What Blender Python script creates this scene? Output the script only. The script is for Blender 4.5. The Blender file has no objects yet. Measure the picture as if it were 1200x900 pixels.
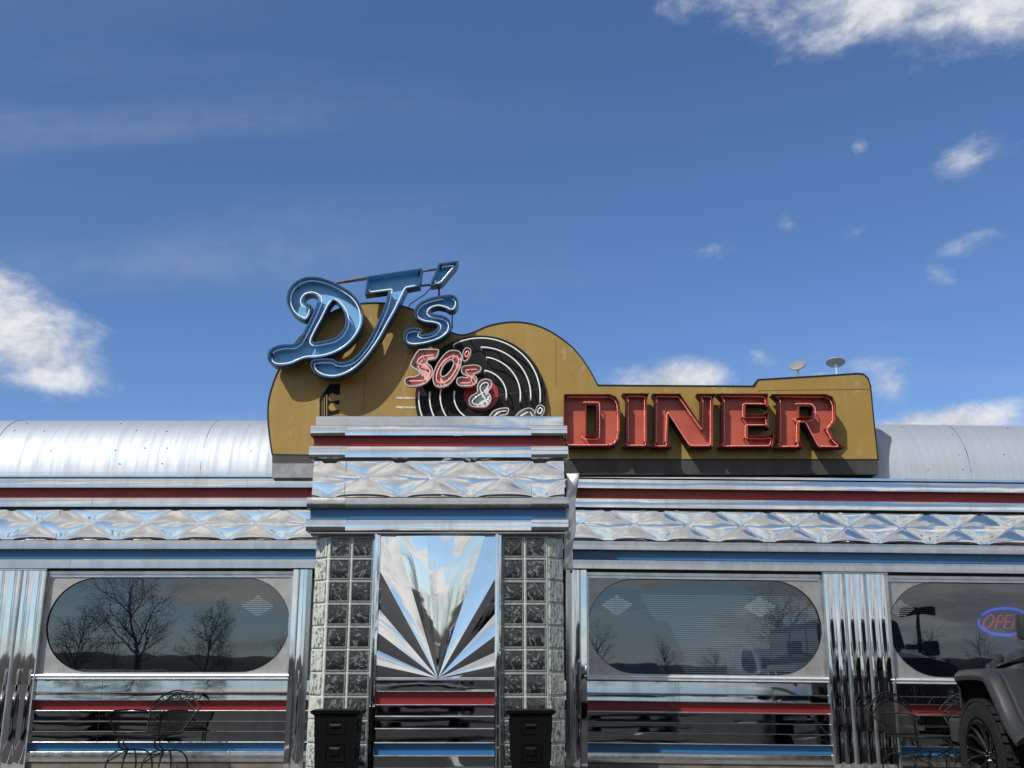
import bpy, bmesh, math, random
from mathutils import Vector, Matrix
from mathutils.geometry import tessellate_polygon
R = math.radians
random.seed(7)
S = bpy.context.scene
C = S.collection

# ------------------------------------------------------------------ camera
EYE = Vector((0.0, -11.5, 1.1)); PITCH = R(15.25); FPX = 1247.0
cd = bpy.data.cameras.new('camera'); cam = bpy.data.objects.new('camera', cd); C.objects.link(cam)
cd.sensor_width = 36.0; cd.lens = 36.0 * FPX / 1200.0; cd.clip_end = 6000; cd.clip_start = 0.05
cam.location = EYE; cam.rotation_euler = (R(90) + PITCH, 0, 0); S.camera = cam
CP, SP = math.cos(PITCH), math.sin(PITCH)

def P(px, py, Y):
    """(x, z) where the photo point (px, py) lies on the upright plane y = Y"""
    a = (px - 600) / FPX; b = (450 - py) / FPX
    t = (Y - EYE.y) / (CP - b * SP)
    return (a * t, EYE.z + (SP + b * CP) * t)
def ray(px, py):
    a = (px - 600) / FPX; b = (450 - py) / FPX
    return Vector((a, CP - b * SP, SP + b * CP)).normalized()

# ------------------------------------------------------------------ sun, sky
SUN_TO = Vector((-0.62, -0.80, 1.0)).normalized()
SUN_EL = math.asin(SUN_TO.z); SUN_AZ = math.atan2(SUN_TO.x, SUN_TO.y)
sl = bpy.data.lights.new('sun', 'SUN'); sl.energy = 4.2; sl.angle = R(0.53); sl.color = (1.0, 0.95, 0.87)
so = bpy.data.objects.new('sun', sl); C.objects.link(so)
so.rotation_euler = (-SUN_TO).to_track_quat('-Z', 'Y').to_euler(); so.location = (0, 0, 30)
S.view_settings.view_transform = 'Standard'; S.view_settings.look = 'None'
S.view_settings.exposure = 0.0; S.view_settings.gamma = 1.0; S.view_settings.use_curve_mapping = False
S.cycles.max_bounces = 10; S.cycles.transparent_max_bounces = 16; S.cycles.glossy_bounces = 6

class NT:
    def __init__(s, tree): s.t = tree; s.n = tree.nodes; s.l = tree.links
    def new(s, typ, **kw):
        nd = s.n.new(typ)
        for k, v in kw.items(): setattr(nd, k, v)
        return nd
    def put(s, sock, v):
        if v is None: return
        if isinstance(v, bpy.types.NodeSocket): s.l.new(v, sock)
        else: sock.default_value = v
    def m(s, op, a, b=None, c=None, clamp=False):
        nd = s.new('ShaderNodeMath', operation=op, use_clamp=clamp)
        s.put(nd.inputs[0], a); s.put(nd.inputs[1], b); s.put(nd.inputs[2], c)
        return nd.outputs[0]
    def vm(s, op, a, b=None, out=0, sc=None):
        nd = s.new('ShaderNodeVectorMath', operation=op)
        s.put(nd.inputs[0], a); s.put(nd.inputs[1], b)
        if sc is not None: s.put(nd.inputs['Scale'], sc)
        return nd.outputs[out]
    def ramp(s, v, a, b, lo=0.0, hi=1.0):
        nd = s.new('ShaderNodeMapRange', interpolation_type='SMOOTHSTEP')
        s.put(nd.inputs[0], v)
        for i, q in enumerate((a, b, lo, hi)): s.put(nd.inputs[i + 1], q)
        return nd.outputs[0]
    def mix(s, f, a, b, mode='MIX'):
        nd = s.new('ShaderNodeMix', data_type='RGBA', blend_type=mode)
        s.put(nd.inputs[0], f)
        for i, q in ((6, a), (7, b)):
            s.put(nd.inputs[i], q if isinstance(q, bpy.types.NodeSocket) else (*q, 1.0)[:4])
        return nd.outputs[2]
    def noise(s, vec, scale, detail=4, rough=0.55, dist=0.0):
        nd = s.new('ShaderNodeTexNoise')
        s.put(nd.inputs['Vector'], vec); nd.inputs['Scale'].default_value = scale
        nd.inputs['Detail'].default_value = detail; nd.inputs['Roughness'].default_value = rough
        nd.inputs['Distortion'].default_value = dist
        return nd.outputs[0]
    def mapped(s, vec, sc=(1, 1, 1), loc=(0, 0, 0)):
        nd = s.new('ShaderNodeMapping'); s.put(nd.inputs[0], vec)
        nd.inputs['Scale'].default_value = sc; nd.inputs['Location'].default_value = loc
        return nd.outputs[0]

w = bpy.data.worlds.new('World'); S.world = w; w.use_nodes = True
T = NT(w.node_tree); T.n.clear()
sky = T.new('ShaderNodeTexSky', sky_type='NISHITA'); sky.sun_disc = False
sky.sun_elevation = SUN_EL; sky.sun_rotation = SUN_AZ
sky.air_density = 1.0; sky.dust_density = 0.1; sky.ozone_density = 5.0; sky.altitude = 100
D = T.vm('NORMALIZE', T.new('ShaderNodeTexCoord').outputs['Generated'])
sep = T.new('ShaderNodeSeparateXYZ'); T.l.new(D, sep.inputs[0])
# clouds in the part of the sky above the building: direction, size (degrees), tilt (degrees), weight
FRONT = [((18, 392), 5.0, 2.3, -22, 1.0), ((62, 395), 2.6, 1.0, -28, .75), ((4, 328), 2.2, 1.5, -20, .62), ((52, 437), 3.0, 1.0, -14, .85),
         ((890, -22), 4.2, 2.0, -6, .80), ((1040, -18), 6.5, 2.6, 0, 1.0), ((1165, -8), 5.0, 2.5, 4, 1.0), ((950, 10), 3.0, 1.8, 20, .62), ((830, -14), 3.0, 1.0, 8, .42),
         ((1122, 190), 2.1, 1.1, 14, .62), ((1150, 175), 2.2, 1.2, 12, .42), ((1094, 320), 1.6, .85, -25, .58), ((1130, 288), 2.4, .8, 10, .42),
         ((795, 442), 3.2, 1.25, 0, .98), ((890, 415), 1.4, 1.0, 20, .56), ((1110, 494), 4.6, 1.0, 0, .95), ((1045, 455), 2.2, 1.6, -30, .56),
         ((1008, 174), .6, .6, 0, .42), ((925, 262), .9, .8, 0, .37), ((1005, 272), 1.1, .7, 10, .42), ((832, 292), 1.8, .9, 0, .40),
         ((1020, 430), 3.2, .9, 6, .48)]
m_front = None
for (q, rx, ry, tilt, wt) in FRONT:
    c = ray(*q); rt = c.cross(Vector((0, 0, 1))).normalized(); up = rt.cross(c).normalized()
    ca, sa = math.cos(R(tilt)), math.sin(R(tilt))
    e1 = (rt * ca + up * sa) / R(rx); e2 = (up * ca - rt * sa) / R(ry); e3 = c * 8.0
    d = T.vm('SUBTRACT', D, tuple(c))
    cx = T.new('ShaderNodeCombineXYZ')
    for i, e in enumerate((e1, e2, e3)): T.l.new(T.vm('DOT_PRODUCT', d, tuple(e), out=1), cx.inputs[i])
    v = T.m('MULTIPLY', T.m('MULTIPLY_ADD', T.vm('LENGTH', cx.outputs[0], out=1), -0.62, 1.0, clamp=True), wt)
    m_front = v if m_front is None else T.m('SMOOTH_MAX', m_front, v, 0.12)
warp = T.new('ShaderNodeTexNoise'); warp.inputs['Scale'].default_value = 9; warp.inputs['Detail'].default_value = 3
T.l.new(D, warp.inputs['Vector'])
Dw = T.vm('ADD', D, T.vm('SCALE', T.vm('SUBTRACT', warp.outputs['Color'], (.5, .5, .5)), sc=.035))
fb = T.noise(T.mapped(Dw, (1, 1, 1.9), (3.1, .4, 1.7)), 14, 12, .62)
fine = T.noise(T.mapped(Dw, (1, 1, 1.5), (1.1, 4, 7)), 40, 8, .58)
den_f = T.m('ADD', m_front, T.m('MULTIPLY_ADD', fb, 1.05, -0.57))
den_f = T.m('ADD', den_f, T.m('MULTIPLY_ADD', fine, .20, -.10))
c_front = T.m('MULTIPLY', T.ramp(den_f, .20, .84), T.ramp(m_front, .03, .22))
# the cumulus field on the sun's side of the sky (behind the camera, seen in the steel)
den = T.m('MAXIMUM', T.m('ADD', sep.outputs[2], .16), .05)
proj = T.new('ShaderNodeCombineXYZ')
T.l.new(T.m('DIVIDE', sep.outputs[0], den), proj.inputs[0]); T.l.new(T.m('DIVIDE', sep.outputs[1], den), proj.inputs[1])
nb = T.m('ADD', T.noise(T.mapped(proj.outputs[0], (1, 1, 1), (2.3, 5.1, 0)), .80, 10, .55, .2), T.m('MULTIPLY', sep.outputs[0], .07))
c_back = T.m('MULTIPLY', T.ramp(nb, .455, .525), T.ramp(sep.outputs[1], .12, -.12))
c_back = T.m('MULTIPLY', c_back, T.ramp(sep.outputs[2], -.01, .05))
cirrus = T.noise(T.mapped(proj.outputs[0], (.5, 2.2, 1), (.3, .9, 0)), 1.0, 5, .5, .4)
c_ci = T.m('MULTIPLY', T.ramp(cirrus, .44, .82), T.ramp(sep.outputs[0], .15, -.42, .08, .30))
cov = T.m('MAXIMUM', T.m('MAXIMUM', c_front, c_back), c_ci)
shade = T.ramp(T.m('MULTIPLY_ADD', fb, .6, T.m('MULTIPLY', fine, .4)), .36, .66)
ccol = T.mix(shade, (4.3, 4.9, 6.0), (8.4, 8.5, 8.7))
skyc = T.mix(1.0, sky.outputs[0], T.mix(T.ramp(sep.outputs[1], -.25, .25), (1.16, 1.08, 1.0), (.92, 1.03, 1.22)), 'MULTIPLY')
skyc = T.mix(T.ramp(sep.outputs[2], .22, -.02), skyc, T.mix(1.0, skyc, (.80, .95, 1.22), 'MULTIPLY'))
bsh = T.noise(T.mapped(proj.outputs[0], (1, 1, 1), (2.42, 5.32, .3)), 1.9, 8, .58, .3)
bshade = T.ramp(T.m('MULTIPLY_ADD', nb, .35, T.m('MULTIPLY', bsh, .75)), .46, .66)
ccol = T.mix(T.ramp(sep.outputs[1], -.1, .1), T.mix(bshade, (9.3, 9.1, 8.7), (5.0, 5.1, 5.3)), ccol)
bg = T.new('ShaderNodeBackground'); bg.inputs[1].default_value = 0.10
T.l.new(T.mix(cov, skyc, ccol), bg.inputs[0])
T.l.new(bg.outputs[0], T.new('ShaderNodeOutputWorld').inputs[0])

# ------------------------------------------------------------------ materials
def mat(name, col, rough=.5, metal=0.0, vary=0.0, vscale=3.0, bump=0.0, bscale=20.0, bstretch=(1, 1, 1), coat=0.0, col2=None, stretch=(1, 1, 1),
        rvary=0.0, spec=None, bdist=0.02, emit=None, estr=0.0, detail=5):
    m = bpy.data.materials.new(name); m.use_nodes = True
    t = NT(m.node_tree); b = t.n['Principled BSDF']
    b.inputs['Base Color'].default_value = (*col, 1); b.inputs['Roughness'].default_value = rough
    b.inputs['Metallic'].default_value = metal; b.inputs['Coat Weight'].default_value = coat
    if spec is not None: b.inputs['Specular IOR Level'].default_value = spec
    co = t.new('ShaderNodeTexCoord').outputs['Object']
    if vary or col2:
        n = t.noise(t.mapped(co, stretch), vscale, detail, .6)
        c2 = col2 or tuple(q * (1 - vary) for q in col)
        t.l.new(t.mix(t.ramp(n, .35, .68), col, c2), b.inputs['Base Color'])
    if rvary:
        n = t.noise(t.mapped(co, stretch, (4, 2, 9)), vscale * 2.3, 5, .6)
        t.l.new(t.ramp(n, .3, .75, rough, rough + rvary), b.inputs['Roughness'])
    if bump:
        n = t.noise(t.mapped(co, bstretch), bscale, 3, .5)
        bn = t.new('ShaderNodeBump'); bn.inputs['Strength'].default_value = bump; bn.inputs['Distance'].default_value = bdist
        t.l.new(n, bn.inputs['Height']); t.l.new(bn.outputs[0], b.inputs['Normal'])
    if emit: b.inputs['Emission Color'].default_value = (*emit, 1); b.inputs['Emission Strength'].default_value = estr
    return m

def steel(name, col, rough, wav, wscale, wst, dirt=.18, dist=.05):
    """polished stainless sheet: long dents (oil-canning), fine grime"""
    m = bpy.data.materials.new(name); m.use_nodes = True
    t = NT(m.node_tree); b = t.n['Principled BSDF']; b.inputs['Metallic'].default_value = 1.0
    co = t.new('ShaderNodeTexCoord').outputs['Object']
    g = t.noise(t.mapped(co, (1, 1, .22)), 5, 7, .68)
    t.l.new(t.mix(t.ramp(g, .42, .78, 0, 1), col, tuple(q * (1 - dirt) for q in col)), b.inputs['Base Color'])
    t.l.new(t.ramp(g, .45, .8, rough, rough + .07), b.inputs['Roughness'])
    n = t.noise(t.mapped(co, wst), wscale, 2.2, .45, .6)
    bn = t.new('ShaderNodeBump'); bn.inputs['Strength'].default_value = wav; bn.inputs['Distance'].default_value = dist
    t.l.new(n, bn.inputs['Height']); t.l.new(bn.outputs[0], b.inputs['Normal'])
    return m

M = {}
M['steel_frieze'] = steel('polished_steel_frieze', (.82, .82, .81), .03, .24, 2.0, (1, 1, 1), .15, .02)
M['steel_rail'] = steel('polished_steel_rail', (.78, .79, .80), .05, .16, 1.3, (.7, 1, 1.6), .22, .03)
M['steel_band'] = steel('polished_steel_band', (.46, .465, .48), .025, .16, 1.0, (.9, 1, 1.5), .3, .03)
M['steel_fan'] = steel('polished_steel_fan', (.80, .82, .84), .012, .09, 1.5, (1, 1, .9), .06, .03)
M['steel_pil'] = steel('polished_steel_pilaster', (.70, .71, .73), .02, .06, 2.2, (1.6, 1, .2), .2, .02)
M['steel_dull'] = mat('dull_steel_trim', (.60, .60, .59), .15, 1.0, vary=.14, vscale=7, stretch=(1, 1, .2), rvary=.10)
M['alu'] = mat('brushed_aluminium', (.62, .64, .66), .30, 1.0, vary=.2, vscale=5, rvary=.12)
M['alu_panel'] = mat('grey_window_panel', (.42, .42, .41), .42, .75, vary=.18, vscale=7, rvary=.1)
M['sill'] = mat('sill_aluminium', (.72, .75, .79), .38, .55, vary=.12, vscale=8)
M['crumple'] = mat('crumpled_white_metal', (.80, .81, .83), .35, .45, bump=.35, bscale=5, bdist=.05, vary=.12)
M['roof'] = None
M['red'] = mat('red_enamel', (.20, .016, .020), .35, 0, vary=.25, vscale=3, spec=.35, stretch=(.3, 1, 2))
M['blue'] = mat('blue_enamel', (.026, .125, .29), .3, 0, vary=.22, vscale=3, spec=.4, stretch=(.3, 1, 2))
M['base'] = mat('brown_stone_base', (.15, .13, .11), .6, 0, vary=.45, vscale=4, bump=.3, bscale=25)
M['dark'] = mat('dark_gap', (.02, .02, .022), .6)
M['inner'] = mat('interior_plaster', (.20, .19, .18), .8, vary=.2)
M['innerfloor'] = mat('interior_floor', (.10, .09, .08), .6, vary=.3)
M['gold'] = None
M['edge'] = mat('sign_edge_black', (.010, .010, .011), .55, spec=.25)
M['basestrip'] = mat('weathered_black_panel', (.050, .047, .046), .5, vary=.45, vscale=5, stretch=(1, 1, .3))
M['basegrey'] = mat('grey_block_course', (.30, .31, .33), .7, vary=.35, vscale=9)
M['blackvinyl'] = mat('black_record_paint', (.006, .006, .007), .5, vary=.2, spec=.25)
M['label'] = mat('red_record_label', (.30, .03, .035), .4, vary=.15)
M['glyph_black'] = mat('black_painted_bridge', (.005, .005, .007), .6, spec=.15)
M['seam'] = mat('seam_line', (.20, .13, .03), .5)
M['string'] = mat('worn_white_line', (.62, .60, .55), .6, col2=(.40, .30, .12), vscale=22, stretch=(.6, 1, 1))
M['can_dark'] = mat('letter_can_dark_red', (.050, .009, .009), .5, spec=.25)
M['face_red'] = mat('letter_face_red', (.42, .085, .052), .45, vary=.16, vscale=6)
M['tube_red'] = mat('red_neon_tube', (1.0, .42, .38), .15, coat=.5, col2=(.85, .16, .14), vscale=70, detail=0)
M['can_blue'] = mat('letter_can_navy', (.020, .070, .14), .42, vary=.3, vscale=5)
M['face_blue'] = mat('letter_face_blue', (.15, .40, .68), .4, vary=.16, vscale=5)
M['tube_white'] = mat('white_neon_tube', (.88, .90, .92), .15, coat=.6)
M['can_pale'] = mat('letter_can_pale_grey', (.60, .56, .53), .45, vary=.2)
M['face_pink'] = mat('letter_face_pink', (.62, .40, .38), .45, vary=.25, vscale=12)
M['face_red_small'] = mat('apostrophe_face_red', (.45, .03, .03), .4)
M['face_grey'] = mat('letter_face_grey', (.55, .58, .58), .45, vary=.2)
M['tube_pink'] = mat('pink_neon_tube', (1.0, .40, .38), .15, coat=.5, emit=(1.0, .22, .18), estr=.12)
M['steelbar'] = mat('rusty_dark_bar', (.05, .042, .038), .6, vary=.5, vscale=20, col2=(.16, .08, .05))
M['dish_grey'] = mat('dish_face_pale', (.21, .215, .22), .55)
M['dish_under'] = mat('dish_underside', (.24, .25, .26), .5)
M['pole'] = mat('galvanised_pole', (.60, .62, .64), .35, .7)
M['glassblock'] = None
M['mortar'] = mat('glass_block_mortar', (.60, .63, .60), .5, vary=.3, vscale=30)
M['blackpaint'] = mat('black_moulded_planter', (.0018, .0018, .002), .45, vary=.2, spec=.2)
M['iron'] = mat('black_wrought_iron', (.004, .004, .0045), .5, spec=.3)
M['blind'] = mat('pale_blind_slats', (.38, .42, .47), .55)
M['lamp'] = mat('milk_glass_shade', (.95, .94, .88), .3, emit=(1, .96, .86), estr=.55)
M['carblack'] = mat('black_car_paint', (.010, .0105, .012), .16, coat=.6, rvary=.06)
M['carplastic'] = mat('black_satin_plastic', (.026, .0275, .030), .42, spec=.5, bump=.15, bscale=300, bdist=.001)
M['tyre'] = mat('tyre_rubber', (.017, .017, .017), .8, vary=.3, vscale=14, spec=.2)
M['rim'] = mat('gloss_black_rim', (.004, .004, .0045), .35, spec=.2)
M['carglass'] = mat('dark_car_glass', (.01, .012, .014), .05, coat=.3)
M['chrome'] = mat('chrome_bolt', (.8, .8, .8), .12, 1)
M['lens'] = mat('headlamp_lens', (.6, .62, .64), .1, .4, coat=.5)
M['redlens'] = mat('tail_lamp_lens', (.35, .01, .01), .15, coat=.5)
M['maroon'] = mat('maroon_car_paint', (.10, .012, .02), .15, coat=.7)
M['chargrey'] = mat('charcoal_car_paint', (.035, .037, .040), .16, coat=.6)
M['whitecar'] = mat('white_car_paint', (.75, .76, .77), .2, coat=.6)
M['bark'] = mat('bare_bark', (.105, .088, .078), .85, vary=.4, vscale=8)
M['hill'] = mat('winter_wood_hillside', (.050, .045, .035), .95, vary=.5, vscale=.15)
M['open_red'] = mat('open_letter_tube', (.5, .05, .08), .3, emit=(.9, .10, .14), estr=.55)
M['open_blue'] = mat('open_ring_tube', (.03, .07, .6), .3, emit=(.035, .11, 1.0), estr=1.1)
M['wreath'] = mat('straw_ring', (.5, .42, .25), .7, vary=.4, vscale=40)

def m_asphalt():
    m = mat('asphalt', (.055, .055, .057), .95, spec=.2); t = NT(m.node_tree); b = t.n['Principled BSDF']
    co = t.new('ShaderNodeTexCoord').outputs['Object']
    n1 = t.noise(co, .35, 6, .6); n2 = t.noise(co, 90, 2, .5)
    c = t.mix(t.ramp(n1, .35, .7), (.015, .015, .016), (.027, .026, .026))
    t.l.new(t.mix(t.m('MULTIPLY', t.ramp(n2, .45, .75), .35), c, (.050, .048, .047)), b.inputs['Base Color'])
    return m
M['asphalt'] = m_asphalt()
M['concrete'] = mat('pale_concrete', (.20, .197, .19), .85, vary=.3, vscale=1.5, bump=.2, bscale=60)

def m_roof():
    m = mat('galvanised_barrel_roof', (.7, .7, .72), .34, 1.0); t = NT(m.node_tree); b = t.n['Principled BSDF']
    co = t.new('ShaderNodeTexCoord').outputs['Object']
    n = t.noise(t.mapped(co, (3.2, .15, .15)), 5.0, 7, .62, .3); g = t.noise(co, 1.1, 5, .6)
    c = t.mix(t.ramp(n, .38, .68), (.46, .505, .565), (.395, .44, .495))
    t.l.new(t.mix(t.m('MULTIPLY', t.ramp(g, .5, .8), .3), c, (.40, .40, .39)), b.inputs['Base Color'])
    t.l.new(t.ramp(n,   .3, .75, .60, .70), b.inputs['Roughness']); b.inputs['Metallic'].default_value = .65
    bn = t.new('ShaderNodeBump'); bn.inputs['Strength'].default_value = .10; bn.inputs['Distance'].default_value = .01
    t.l.new(n, bn.inputs['Height']); t.l.new(bn.outputs[0], b.inputs['Normal'])
    return m
M['roof'] = m_roof()

def m_gold():
    m = mat('olive_gold_sign_paint', (.38, .24, .055), .42); t = NT(m.node_tree); b = t.n['Principled BSDF']
    co = t.new('ShaderNodeTexCoord').outputs['Object']
    n1 = t.noise(co, 1.3, 5, .6); n2 = t.noise(t.mapped(co, (5, 1, .35), (2, 0, 1)), 2.6, 7, .66)
    c = t.mix(t.ramp(n1, .3, .7), (.325, .210, .046), (.275, .180, .042))
    c = t.mix(t.m('MULTIPLY', t.ramp(n2, .52, .78), .55), c, (.30, .25, .13))
    n3 = t.noise(t.mapped(co, (1.6, 1, .9), (7, 3, 2)), 3.3, 8, .7)
    t.l.new(t.mix(t.m('MULTIPLY', t.ramp(n3, .58, .75), .7), c, (.42, .37, .26)), b.inputs['Base Color'])
    t.l.new(t.ramp(n2, .3, .7, .36, .55), b.inputs['Roughness'])
    return m
M['gold'] = m_gold()

def m_glassblock(name, dark, light, thr, vst=(1, 1, 1), vsc=9):
    m = mat(name, dark, .06, coat=.4); t = NT(m.node_tree); b = t.n['Principled BSDF']
    co = t.new('ShaderNodeTexCoord').outputs['Object']
    n = t.noise(t.mapped(co, vst), vsc, 3, .5, 1.4); n2 = t.noise(t.mapped(co, (1, 1, 1), (5, 5, 5)), 16, 2, .6, 1.5)
    lines = t.m('ABSOLUTE', t.m('SUBTRACT', n, .5)); lines = t.ramp(lines, .0, thr, 1, 0)
    f = t.m('MULTIPLY', lines, t.ramp(n2, .38, .62))
    t.l.new(t.mix(f, dark, light), b.inputs['Base Color'])
    bn = t.new('ShaderNodeBump'); bn.inputs['Strength'].default_value = .7; bn.inputs['Distance'].default_value = .02
    t.l.new(n, bn.inputs['Height']); t.l.new(bn.outputs[0], b.inputs['Normal'])
    return m
M['gb_dark'] = m_glassblock('glass_block_face', (.018, .020, .021), (.20, .215, .22), .05)  # pale swirl painted in place of light refracted inside the hollow glass
M['gb_edge'] = mat('glass_block_rim', (.20, .22, .21), .12, coat=.4, vary=.3, vscale=30)
M['gb_light'] = m_glassblock('glass_block_pale_face', (.50, .53, .48), (.05, .055, .05), .11, (2.2, 2.2, .7), 7)  # pale green stands in for bright sky refracted through the corner blocks

def m_pane():
    m = bpy.data.materials.new('tinted_window_glass'); m.use_nodes = True; t = NT(m.node_tree); t.n.clear()
    out = t.new('ShaderNodeOutputMaterial'); fr = t.new('ShaderNodeFresnel'); fr.inputs[0].default_value = 1.75
    tr = t.new('ShaderNodeBsdfTransparent'); tr.inputs[0].default_value = (.37, .43, .49, 1)
    gl = t.new('ShaderNodeBsdfGlossy'); gl.inputs[0].default_value = (.88, .96, 1, 1); gl.inputs[1].default_value = .012
    co = t.new('ShaderNodeTexCoord').outputs['Object']
    bn = t.new('ShaderNodeBump'); bn.inputs['Strength'].default_value = .05; bn.inputs['Distance'].default_value = .02
    t.l.new(t.noise(co, 1.5, 2, .5), bn.inputs['Height']); t.l.new(bn.outputs[0], gl.inputs['Normal'])
    mx = t.new('ShaderNodeMixShader'); t.l.new(t.m('MULTIPLY', fr.outputs[0], 1.8, clamp=True), mx.inputs[0])
    t.l.new(tr.outputs[0], mx.inputs[1]); t.l.new(gl.outputs[0], mx.inputs[2]); t.l.new(mx.outputs[0], out.inputs[0])
    return m
M['pane'] = m_pane()

# ------------------------------------------------------------------ mesh helpers
class MB:
    def __init__(s): s.v = []; s.f = []; s.mi = []; s.cur = 0
    def add(s, vs, fs):
        o = len(s.v); s.v += [tuple(q) for q in vs]
        for f in fs: s.f.append([i + o for i in f]); s.mi.append(s.cur)
    def box(s, x0, x1, y0, y1, z0, z1):
        vs = [(x, y, z) for x in (x0, x1) for y in (y0, y1) for z in (z0, z1)]
        s.add(vs, [(0, 1, 3, 2), (4, 6, 7, 5), (0, 4, 5, 1), (2, 3, 7, 6), (0, 2, 6, 4), (1, 5, 7, 3)])
    def bbox(s, x0, x1, y0, y1, z0, z1, b=.01):
        """box with chamfered edges"""
        bm = bmesh.new(); bmesh.ops.create_cube(bm, size=1)
        for v in bm.verts: v.co = Vector(((x0 + x1) / 2 + v.co.x * (x1 - x0), (y0 + y1) / 2 + v.co.y * (y1 - y0), (z0 + z1) / 2 + v.co.z * (z1 - z0)))
        bmesh.ops.bevel(bm, geom=bm.edges[:], offset=b, segments=2, affect='EDGES', profile=.6)
        s.bm(bm)
    def bm(s, bm, mtx=None):
        bm.verts.index_update()
        s.add([(mtx @ v.co if mtx else v.co) for v in bm.verts], [[v.index for v in f.verts] for f in bm.faces]); bm.free()
    def extrude_x(s, prof, x0, x1, caps=True, nx=1):
        """open or closed (y, z) profile swept along x"""
        n = len(prof); xs = [x0 + (x1 - x0) * i / nx for i in range(nx + 1)]
        vs = [(x, y, z) for x in xs for y, z in prof]; fs = []
        for k in range(nx):
            for i in range(n):
                j = (i + 1) % n
                fs.append((k * n + i, k * n + j, (k + 1) * n + j, (k + 1) * n + i))
        if caps: fs += [tuple(range(n)), tuple(range(nx * n, nx * n + n))[::-1]]
        s.add(vs, fs)
    def tube(s, pts, r, n=6, closed=False, caps=True):
        pts = [Vector(p) for p in pts]; k = len(pts)
        if k < 2: return
        rr = r if isinstance(r, (list, tuple)) else [r] * k
        tans = []
        for i in range(k):
            a = pts[(i - 1) % k] if (closed or i > 0) else pts[i]
            b = pts[(i + 1) % k] if (closed or i < k - 1) else pts[i]
            t = b - a; tans.append(t.normalized() if t.length > 1e-9 else Vector((0, 0, 1)))
        ref = Vector((0, 1, 0)) if abs(tans[0].y) < .9 else Vector((1, 0, 0))
        nrm = (ref - tans[0] * ref.dot(tans[0])).normalized(); vs = []
        for i in range(k):
            t = tans[i]; nrm = nrm - t * nrm.dot(t)
            nrm = nrm.normalized() if nrm.length > 1e-6 else t.orthogonal().normalized()
            bi = t.cross(nrm)
            for q in range(n):
                a = 2 * math.pi * q / n
                vs.append(pts[i] + (nrm * math.cos(a) + bi * math.sin(a)) * rr[i])
        fs = []
        for i in range(k if closed else k - 1):
            j = (i + 1) % k
            for q in range(n):
                p = (q + 1) % n
                fs.append((i * n + q, i * n + p, j * n + p, j * n + q))
        if caps and not closed: fs += [tuple(range(n))[::-1], tuple(range((k - 1) * n, k * n))]
        s.add(vs, fs)
    def lathe(s, prof, mtx, n=32, closed_ends=True):
        """(radius, height) profile spun about local z"""
        k = len(prof); vs = []; fs = []
        for r, h in prof:
            for q in range(n):
                a = 2 * math.pi * q / n
                vs.append(mtx @ Vector((r * math.cos(a), r * math.sin(a), h)))
        for i in range(k - 1):
            for q in range(n):
                p = (q + 1) % n
                fs.append((i * n + q, i * n + p, (i + 1) * n + p, (i + 1) * n + q))
        if closed_ends:
            fs += [tuple(range(n))[::-1], tuple(range((k - 1) * n, k * n))]
        s.add(vs, fs)
    def plate(s, outer, holes, y0, y1):
        """(x, z) outline with holes, solid from y0 (front) to y1 (back)"""
        loops = [outer] + list(holes)
        flat = [p for l in loops for p in l]
        tri = tessellate_polygon([[Vector((p[0], p[1], 0)) for p in l] for l in loops])
        n = len(flat)
        vs = [(p[0], y0, p[1]) for p in flat] + [(p[0], y1, p[1]) for p in flat]
        fs = [tuple(t) for t in tri] + [tuple(i + n for i in t)[::-1] for t in tri]
        o = 0
        for l in loops:
            k = len(l)
            for i in range(k):
                j = (i + 1) % k
                fs.append((o + i, o + j, o + j + n, o + i + n))
            o += k
        s.add(vs, fs)
    def wall(s, loop, inner, y0, y1, inner_mat=0):
        """hollow rim between two matching loops"""
        k = len(loop)
        vs = [(p[0], y0, p[1]) for p in loop] + [(p[0], y0, p[1]) for p in inner] + [(p[0], y1, p[1]) for p in loop] + [(p[0], y1, p[1]) for p in inner]
        fs = []
        for i in range(k):
            j = (i + 1) % k
            fs += [(i, j, k + j, k + i), (i, 2 * k + i, 2 * k + j, j), (k + i, k + j, 3 * k + j, 3 * k + i)]
        o_ = s.cur; base = len(s.v); s.v += vs
        for i, f in enumerate(fs): s.f.append([q + base for q in f]); s.mi.append(inner_mat if i % 3 == 2 else o_)
    def build(s, name, mats, parent=None, smooth=False, auto=None, tf=None, fix=True):
        me = bpy.data.meshes.new(name)
        vs = [tf(Vector(v)) for v in s.v] if tf else s.v
        me.from_pydata(vs, [], s.f)
        for m in (mats if isinstance(mats, (list, tuple)) else [mats]): me.materials.append(m)
        me.polygons.foreach_set('material_index', s.mi)
        bm = bmesh.new(); bm.from_mesh(me)
        if fix: bmesh.ops.recalc_face_normals(bm, faces=bm.faces)
        if smooth or auto:
            for f in bm.faces: f.smooth = True
            lim = R(auto or 40)
            for e in bm.edges:
                if len(e.link_faces) == 2 and e.calc_face_angle(0) > lim: e.smooth = False
        bm.to_mesh(me); bm.free(); me.update()
        o = bpy.data.objects.new(name, me); C.objects.link(o)
        if parent is not None: attach(o, parent)
        return o

def attach(o, parent):
    o.parent = parent
    if parent.type == 'EMPTY': o.matrix_parent_inverse = Matrix.Translation(-Vector(parent['at'])) if 'at' in parent else Matrix()

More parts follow.
